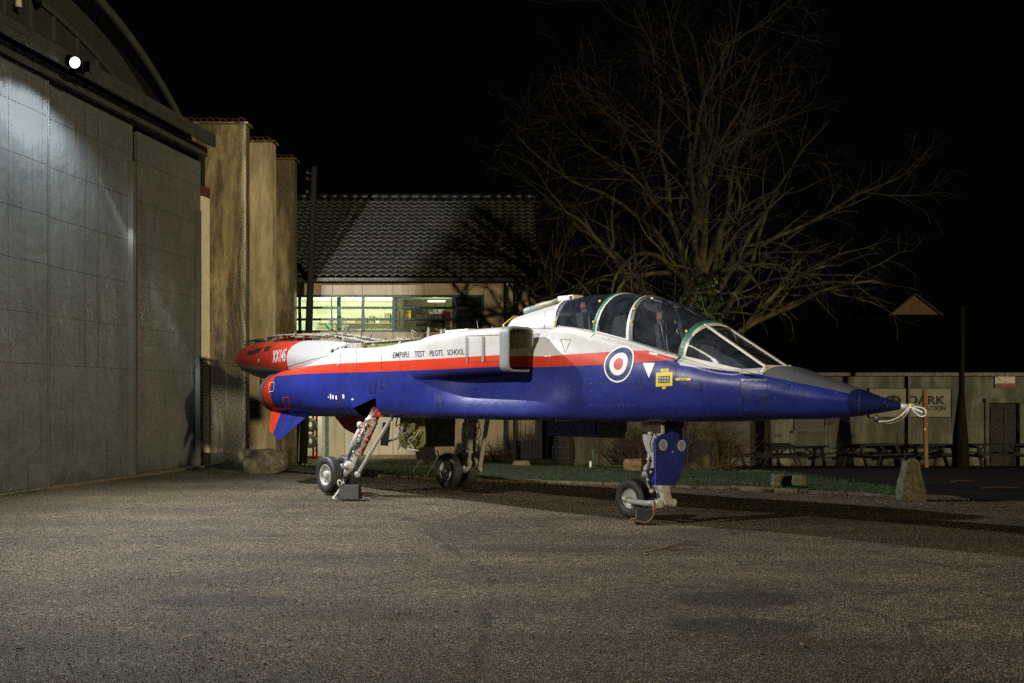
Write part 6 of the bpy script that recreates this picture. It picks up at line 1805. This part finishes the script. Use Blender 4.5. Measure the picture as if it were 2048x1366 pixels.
def fast_tubes(lines, nside):
    V, Fc = [], []
    for pts, rad in lines:
        o = len(V); m = len(pts)
        a, b = frame_from(pts[-1] - pts[0] if (pts[-1] - pts[0]).length > 1e-6 else Vector((0, 0, 1)))
        for p, r in zip(pts, rad):
            for k in range(nside):
                t = 2 * PI * k / nside; V.append(tuple(p + (a * math.cos(t) + b * math.sin(t)) * r))
        for i in range(m - 1):
            for k in range(nside):
                k2 = (k + 1) % nside; Fc.append((o + i * nside + k, o + i * nside + k2, o + (i + 1) * nside + k2, o + (i + 1) * nside + k))
    return V, Fc
def tubes_obj(name, lines, nside, mat, parent, kind=None):
    V, Fc = fast_tubes(lines, nside); me = bpy.data.meshes.new(name); me.from_pydata(V, [], Fc); me.materials.append(mat)
    me.polygons.foreach_set('use_smooth', [True] * len(me.polygons)); me.update()
    o = bpy.data.objects.new(name, me); COL.objects.link(o); o.parent = parent
    if kind: o['kind'] = kind
    return o

def big_tree():
    X0, Y0 = wx(1402, 26.3), 26.3; z0 = ground_z(X0, Y0) - .15
    root = empty('bare_tree', (X0, Y0, z0), 0, 'large bare wide-spreading tree with lichen-covered drooping branches', 'tree')
    T = Tree(31); out = [[] for _ in range(6)]
    rg = T.r
    trunk = [Vector((0, 0, 0)), Vector((.02, 0, .6)), Vector((-.05, 0, 1.6)), Vector((-.1, .05, 2.8)), Vector((-.05, .1, 4.2)), Vector((0, .1, 6.0)), Vector((.1, .15, 8.0)), Vector((.05, .1, 10.5))]
    tr = [.52, .40, .34, .32, .26, .19, .13, .05]
    pts = catmull([tuple(p) for p in trunk], 4); rad = np.interp(np.linspace(0, 7, len(pts)), range(8), tr)
    tubes_obj('trunk', [([Vector(p) for p in pts], list(rad))], 14, M['bark'], root)
    def tp(z): return Vector((float(np.interp(z, [0, 2.8, 6, 10.5], [0, -.1, 0, .05])), .08, z))
    specs = []
    # limb directions as azimuth (0 = right, 90 = away), elevation, start height, length, droop, up
    for az, el, h, L, dr, up in [
        (178, 25, 3.0, 5.0, .55, .3), (200, 40, 3.4, 5.2, .6, .5), (160, 50, 3.8, 5.6, .5, .6), (215, 18, 2.6, 4.6, .8, .2), (240, 45, 3.6, 5.0, .8, .5), (262, 30, 2.9, 4.2, .9, .3),
        (285, 50, 3.9, 5.0, .8, .5), (305, 30, 2.7, 4.6, .8, .3), (325, 48, 3.3, 5.4, .6, .5), (345, 34, 2.9, 5.0, .6, .4), (5, 45, 3.0, 5.4, .5, .5), (40, 50, 3.4, 5.0, .5, .5),
        (90, 45, 3.4, 4.5, .5, .5), (130, 40, 3.2, 4.8, .5, .5),
        (190, 42, 4.8, 6.2, .25, .5), (235, 48, 5.2, 5.6, .3, .5), (280, 52, 5.4, 5.2, .35, .5), (330, 42, 4.9, 6.0, .3, .5), (0, 36, 4.6, 6.4, .25, .5), (150, 44, 5.0, 6.0, .2, .5), (60, 48, 5.2, 5.4, .2, .5), (175, 30, 5.8, 5.8, .2, .5), (10, 28, 5.6, 5.8, .25, .5),
        (210, 74, 7.0, 4.6, .0, .8), (300, 76, 7.2, 4.6, .0, .8), (20, 74, 7.0, 4.6, .0, .8), (110, 76, 7.4, 4.2, .0, .8), (170, 70, 6.6, 5.0, .0, .8), (345, 70, 6.4, 5.0, .0, .8),
        (222, 15, 4.8, 4.3, .8, .2), (320, 15, 4.8, 4.3, .8, .2)]:
        a = R(az + rg.uniform(-6, 6)); e = R(el)
        d = Vector((math.cos(a) * math.cos(e), math.sin(a) * math.cos(e), math.sin(e)))
        grow_branch(T, tp(h), d, L * rg.uniform(.95, 1.15) * (1.06 if 95 < az < 265 else .86), .115 * (1.15 - h / 11), 1, 4, out, dr, up)
    for pts_, rad_ in out[1]: tubes_obj('limb', [(pts_, rad_)], 8, M['bark'], root)
    tubes_obj('branches', out[2], 5, M['bark'], root, 'stuff')
    tubes_obj('twigs', out[3], 4, M['bark'], root, 'stuff')
    # fine reddish twigs
    tubes_obj('fine_twigs', out[4], 3, M['twig'], root, 'stuff')
    print('tree', [len(x) for x in out])
    # ivy on the trunk
    g = MB()
    for i in range(1500):
        h = rg.uniform(2.2, 4.9); a = rg.uniform(0, 2 * PI); rr = .42 + .35 * rg.random() * (1 - abs(h - 4.1) / 2.4)
        c = tp(h) + Vector((math.cos(a) * rr + .15, math.sin(a) * rr, 0)); s = rg.uniform(.03, .06)
        n_ = Vector((math.cos(a) + rg.uniform(-.6, .6), math.sin(a) + rg.uniform(-.6, .6), rg.uniform(-.2, .8))).normalized(); u, v = frame_from(n_)
        k = len(g.v); g.v += [tuple(c + u * s), tuple(c + v * s * .8), tuple(c - u * s), tuple(c - v * s * .9)]; g.f.append([k, k + 1, k + 2, k + 3]); g.mi.append(0); g.sm.append(False)
    g.build('ivy', M['leaf'], root, kind='stuff', rec=False)
big_tree()

def small_tree(x, y, h, seed, label, lvl=3):
    root = empty('bare_tree', (x, y, ground_z(x, y) - .1), 0, label, 'tree')
    T = Tree(seed); out = [[] for _ in range(6)]; rg = T.r
    top = Vector((rg.uniform(-.4, .4), 0, h))
    tubes_obj('trunk', [([Vector((0, 0, 0)), top * .33, top * .66, top], [.20, .15, .10, .03])], 8, M['bark'], root)
    for k in range(12):
        a = rg.uniform(0, 2 * PI); e = R(rg.uniform(30, 60)); d = Vector((math.cos(a) * math.cos(e), math.sin(a) * math.cos(e), math.sin(e)))
        grow_branch(T, top * rg.uniform(.35, .9), d, h * .36, .06, 1, lvl, out, .1, .6)
    tubes_obj('branches', out[1] + out[2], 4, M['bark'], root, 'stuff'); tubes_obj('twigs', out[3], 3, M['twig'], root, 'stuff')
small_tree(wx(1092, 38), 38, 8.5, 6, 'slim bare tree just right of the workshop')
small_tree(wx(1010, 44), 44, 9.5, 16, 'bare tree standing behind the dark end of the workshop roof')

def bush(px, d, w, h, n, label, name='bare_bush'):
    x0 = wx(px, d); root = empty(name, (x0, d, ground_z(x0, d)), 0, label, 'bush')
    rg = random.Random(int(px)); L = []
    for i in range(n):
        bx, by = rg.gauss(0, w * .22), rg.gauss(0, w * .2); dirx = rg.gauss(0, .45) + bx * .6
        p = Vector((bx, by, 0)); pts = [p]; hh = h * rg.uniform(.5, 1.05); d_ = Vector((dirx, rg.gauss(0, .4), 1)).normalized()
        for k in range(6):
            d_ = (d_ + Vector((rg.gauss(0, .13), rg.gauss(0, .13), rg.gauss(0, .06)))).normalized(); p = p + d_ * hh / 6; pts.append(p)
        L.append((pts, list(np.linspace(.011, .003, 7))))
        for q in range(3):
            b = pts[rg.randint(2, 5)]; dd = Vector((rg.gauss(0, .7), rg.gauss(0, .5), rg.uniform(-.1, .8))).normalized()
            L.append(([b, b + dd * .22, b + dd * .45 + Vector((0, 0, rg.uniform(-.08, .08)))], [.005, .004, .0025]))
    tubes_obj('stems', L, 3, M['bush'], root, 'stuff')
    return root
bush(1318, 27.2, 1.5, 1.35, 420, 'bare twiggy bush at the left foot of the big tree')
bush(1400, 26.8, 1.7, 1.5, 420, 'bare twiggy bush right under the big tree trunk, behind the nose wheel')
bush(1262, 27.8, 1.2, .9, 160, 'sparse low bare bush against the white wall')
bush(985, 30.6, 1.0, .9, 50, 'straggly dead plant against the workshop wall')

# =================================================================== UTILITY POLE, POSTS
pd = 30.9
b = at(605, 900, pd); b.z = ground_z(b.x, pd) - .2; t_ = at(629, 334, pd)
up = empty('utility_pole', b, 0, 'leaning creosoted utility pole in front of the workshop', 'pole')
MB().tube([(0, 0, 0), (t_ - b) * .5 + Vector((.02, 0, 0)), t_ - b], [.125, .105, .08], 14).build('shaft', M['pole'], up)
for z_, o_ in ((345, 0), (357, 0), (383, 0)):
    q = at(614, z_, pd) - b; r_ = at(626, z_ + 3, pd) - b
    MB().tube([r_, q], .012, 6).build('insulator_pin', M['hose'], up)
    MB().lathe([(-.05, .02), (-.04, .05), (.0, .035), (.03, .045), (.05, .015)], q, (0, 0, 1), 10).build('insulator', M['hose'], up)
def post(px, d, py0, r0, r1, m, name, label, cat, lean=0, base=None):
    x = wx(px, d); z = ground_z(x, d); zt_ = wz(py0, d)
    o = empty(name, (x, d, z - .05), 0, label, cat)
    return o, zt_ - z + .05
o, h = post(1922, 32, 612, 0, 0, None, 'telegraph_post', 'tall dark pole with a wide flared foot in front of the white wall', 'pole')
MB().tube([(0, 0, -.2), (0, 0, .1), (-.02, 0, 1.0), (0, 0, 1.9), (.02, 0, 2.4), (.03, 0, h)], [.27, .26, .22, .13, .085, .07], 14).build('shaft', M['pole'], o)
o, h = post(1852.5, 30.5, 779, 0, 0, None, 'timber_post', 'orange-brown square timber post in front of the DARK sign', 'post')
MB().bar((0, 0, -.2), (-.05, 0, h), .105, .105).build('shaft', M['orangewood'], o, bevel=.008)
MB().b2((-.09, -.09, 1.15), (-.055, -.055, 1.2)).build('eyelet', M['steel'], o)
o, h = post(1187, 24.3, 900, 0, 0, None, 'green_metal_post', 'short green metal post on the lawn', 'post')
MB().tube([(0, 0, -.1), (0, 0, h)], .035, 8).build('shaft', M['greenpost'], o); MB().box((0, 0, h), (.1, .05, .03)).build('bracket', M['greenpost'], o)
o, h = post(1181, 24.2, 922, 0, 0, None, 'white_marker_post', 'stubby white marker post beside the green metal post', 'post')
MB().tube([(0, 0, -.1), (0, 0, h)], .03, 8).build('shaft', M['decalwhite'], o)
o, h = post(1196, 24.5, 872, 0, 0, None, 'rusty_rod', 'thin rusty rod leaning beside the green metal post', 'rod')
MB().tube([(0, 0, -.1), (.05, 0, h)], .016, 6).build('shaft', M['wood'], o)

# =================================================================== STONES, LOGS, BARREL
def rock(name, c, s, label, cat, mat, seed, flat=.0, shape=None, rz=0):
    import bmesh
    rg = random.Random(seed); bm = bmesh.new(); bmesh.ops.create_icosphere(bm, subdivisions=3, radius=1)
    ph = [rg.uniform(0, 6) for _ in range(6)]
    for v in bm.verts:
        p = v.co
        k = 1.25 - .25 * max(abs(p.x), abs(p.y), abs(p.z))
        q = Vector([max(-.72, min(.72, c_ * 1.15)) / .72 for c_ in p])
        n_ = 1 + .06 * math.sin(p.x * 3 + ph[0]) * math.cos(p.y * 4 + ph[1]) + .05 * math.sin(p.z * 7 + ph[2]) + .03 * math.sin(p.x * 13 + p.z * 9 + ph[3]) + rg.uniform(-.018, .018)
        if shape: q = shape(q)
        v.co = Vector((q.x * s[0] * n_, q.y * s[1] * n_, q.z * s[2] * n_))
    me = bpy.data.meshes.new(name); bm.to_mesh(me); bm.free(); me.materials.append(mat)
    o = bpy.data.objects.new(name, me); COL.objects.link(o); o.location = c; o.rotation_euler = (0, 0, rz)
    tag(o, label, cat); return o
d = 23.8
x0 = wx(533, d)
rock('boulder', (x0, d, ground_z(x0, d) + .22), (.46, .34, .27), 'squared mossy boulder lying at the foot of the piers', 'boulder', M['stone_dark'], 3, shape=lambda q: Vector((q.x, q.y, q.z * (1 - .35 * (q.x > 0) * q.x))))
d = 17.15; x0 = wx(1822, d)
rock('stone_bollard', (x0, d, .30), (.175, .16, .33), 'rough tapering stone bollard at the end of the kerb', 'bollard', M['stone'], 4, shape=lambda q: Vector((q.x * (.80 - .24 * q.z) * 1.15, q.y * (.8 - .2 * q.z), q.z)))
d = 19.25; x0 = wx(1563, d)
rock('stone_block', (x0, d, ground_z(x0, d) + .14), (.155, .14, .13), 'rounded pale stone block, left one of the touching pair', 'stone', M['stone'], 5)
def log(name, px, d, py0, r, label, mat, cap=True, cat='log', rb=None):
    x = wx(px, d); z = ground_z(x, d); h = wz(py0, d) - z
    o = empty(name, (x, d, z - .03), 0, label, cat); rb = rb or r
    rg = random.Random(int(px)); n = 20; mb = MB(); prof = [(0, rb * 1.06), (h * .4, (r + rb) / 2), (h * .85, r), (h, r * .93), (h + .01, r * .86), (h + .012, 0)]
    mb.lathe(prof, (0, 0, 0), (0, 0, 1), n)
    mb.v = [(a * (1 + .06 * math.sin(5 * math.atan2(b_, a)) + rg.uniform(-.02, .02)), b_ * (1 + rg.uniform(-.03, .03)), c + (rg.uniform(-.01, .01))) for a, b_, c in mb.v]
    mb.build('body', mat, o)
    return o
log('log_post', 1597, 19.75, 948, .14, 'upright cut log, right one of the touching pair behind the kerb', M['stone'])
log('tree_stump', 1043, 24.6, 920, .20, 'low sawn tree stump on the lawn by the workshop', M['log'], cat='stump', rb=.27)
def barrel():
    d = 27.6; x = wx(1127, d); z = ground_z(x, d)
    o = empty('wooden_barrel', (x, d, z), 0, 'dark wooden barrel standing at the corner of the workshop', 'barrel')
    for k in range(18):
        a0, a1 = 2 * PI * k / 18 + .01, 2 * PI * (k + 1) / 18 - .01; vs = []
        for zz, r in ((0, .24), (.2, .29), (.42, .31), (.64, .29), (.84, .24)):
            vs += [(r * math.cos(a0), r * math.sin(a0), zz), (r * math.cos(a1), r * math.sin(a1), zz)]
        MB().add(vs, [(2 * i, 2 * i + 1, 2 * i + 3, 2 * i + 2) for i in range(4)]).build('stave', M['wood'], o, rec=False)
    for zz, r in ((.08, .268), (.28, .305), (.56, .305), (.76, .268)): MB().lathe([(-.02, r), (.02, r), (.02, r - .02), (-.02, r - .02)], (0, 0, zz), (0, 0, 1), 24, close=True).build('hoop', M['hose'], o)
    MB().lathe([(0, 0), (0, .24)], (0, 0, .82), (0, 0, 1), 18).build('head', M['wood'], o)
barrel()
rock('cut_log', (wx(1265, 23.6), 23.6, .12 + .05), (.19, .16, .125), 'short brown cut log lying on the lawn behind the nose wheel', 'log', M['log'], 9)

# =================================================================== A-FRAME BOARD
d = 21.6; x0 = wx(848, d)
af = empty('a_frame_board', (x0, d, ground_z(x0, d)), R(-14), 'dark folding display board on thin legs under the fuselage', 'display board')
MB().prism([(-.26, 0, .84), (.20, 0, .86), (.27, -.02, .40), (-.14, -.02, .40)], (0, .02, 0)).build('panel', M['hose'], af)
for a, b_ in (((-.05, -.02, .42), (-.30, -.16, .0)), ((.27, -.02, .42), (.06, -.2, .0)), ((-.05, .05, .6), (.10, .26, 0)), ((.27, .05, .6), (.36, .24, 0))): MB().bar(a, b_, .02, .02).build('leg', M['hose'], af)
MB().bar((-.24, -.12, .14), (.13, -.13, .14), .015, .015).build('brace', M['hose'], af)

# =================================================================== PICNIC TABLES
def picnic(x, y, rz, label, w=1.75):
    t = empty('picnic_table', (x, y, ground_z(x, y)), rz, label, 'picnic table', 'picnic tables along the white wall')
    for k in range(5): MB().b2((-w / 2, -.37 + k * .15, .70), (w / 2, -.235 + k * .15, .74)).build('table_plank', M['wood'], t, bevel=.005)
    for s in (-1, 1):
        for k in range(2): MB().b2((-w / 2, s * .68 - .13 + k * .14, .42), (w / 2, s * .68 - .005 + k * .14, .46)).build('seat_plank', M['wood'], t, bevel=.005)
    for e in (-1, 1):
        x_ = e * (w / 2 - .22)
        for s in (-1, 1): MB().bar((x_, s * .30, .70), (x_, s * .62, 0), .045, .09).build('leg', M['wood'], t)
        MB().b2((x_ - .07, -.78, .34), (x_ - .025, .78, .42)).build('seat_bearer', M['wood'], t)
        MB().b2((x_ - .07, -.36, .62), (x_ - .025, .36, .70)).build('top_bearer', M['wood'], t)
        MB().bar((x_, 0, .36), (x_ - e * .38, 0, .68), .04, .06).build('brace', M['wood'], t)
picnic(wx(1560, 33.2), 33.2, R(82), 'picnic table end-on beside the roller shutter, leftmost of the row')
picnic(wx(1745, 33.0), 33.0, R(18), 'picnic table below the left half of the framed sign')
picnic(wx(1855, 33.6), 33.6, R(12), 'picnic table partly behind the orange-brown post')
picnic(wx(1995, 33.0), 33.0, R(2), 'wide picnic table in front of the dark door, rightmost of the row', 2.0)
# small pale beads along the third table
c = MB(); rg = random.Random(12)
for i in range(9):
    x = wx(1835, 32.6) + i * .13; z = ground_z(x, 32.6) + (.68 if i % 2 else .34) + rg.uniform(-.04, .04)
    c.lathe([(-.018, 0), (0, .018), (.018, 0)], (x, 32.75 + rg.uniform(-.1, .1), z), (0, 0, 1), 6)
cat_ = c.build('pale_beads', M['chip']); tag(cat_, 'small pale bolts on the picnic table behind the post', 'beads', kind='stuff')

bpy.context.view_layer.update()
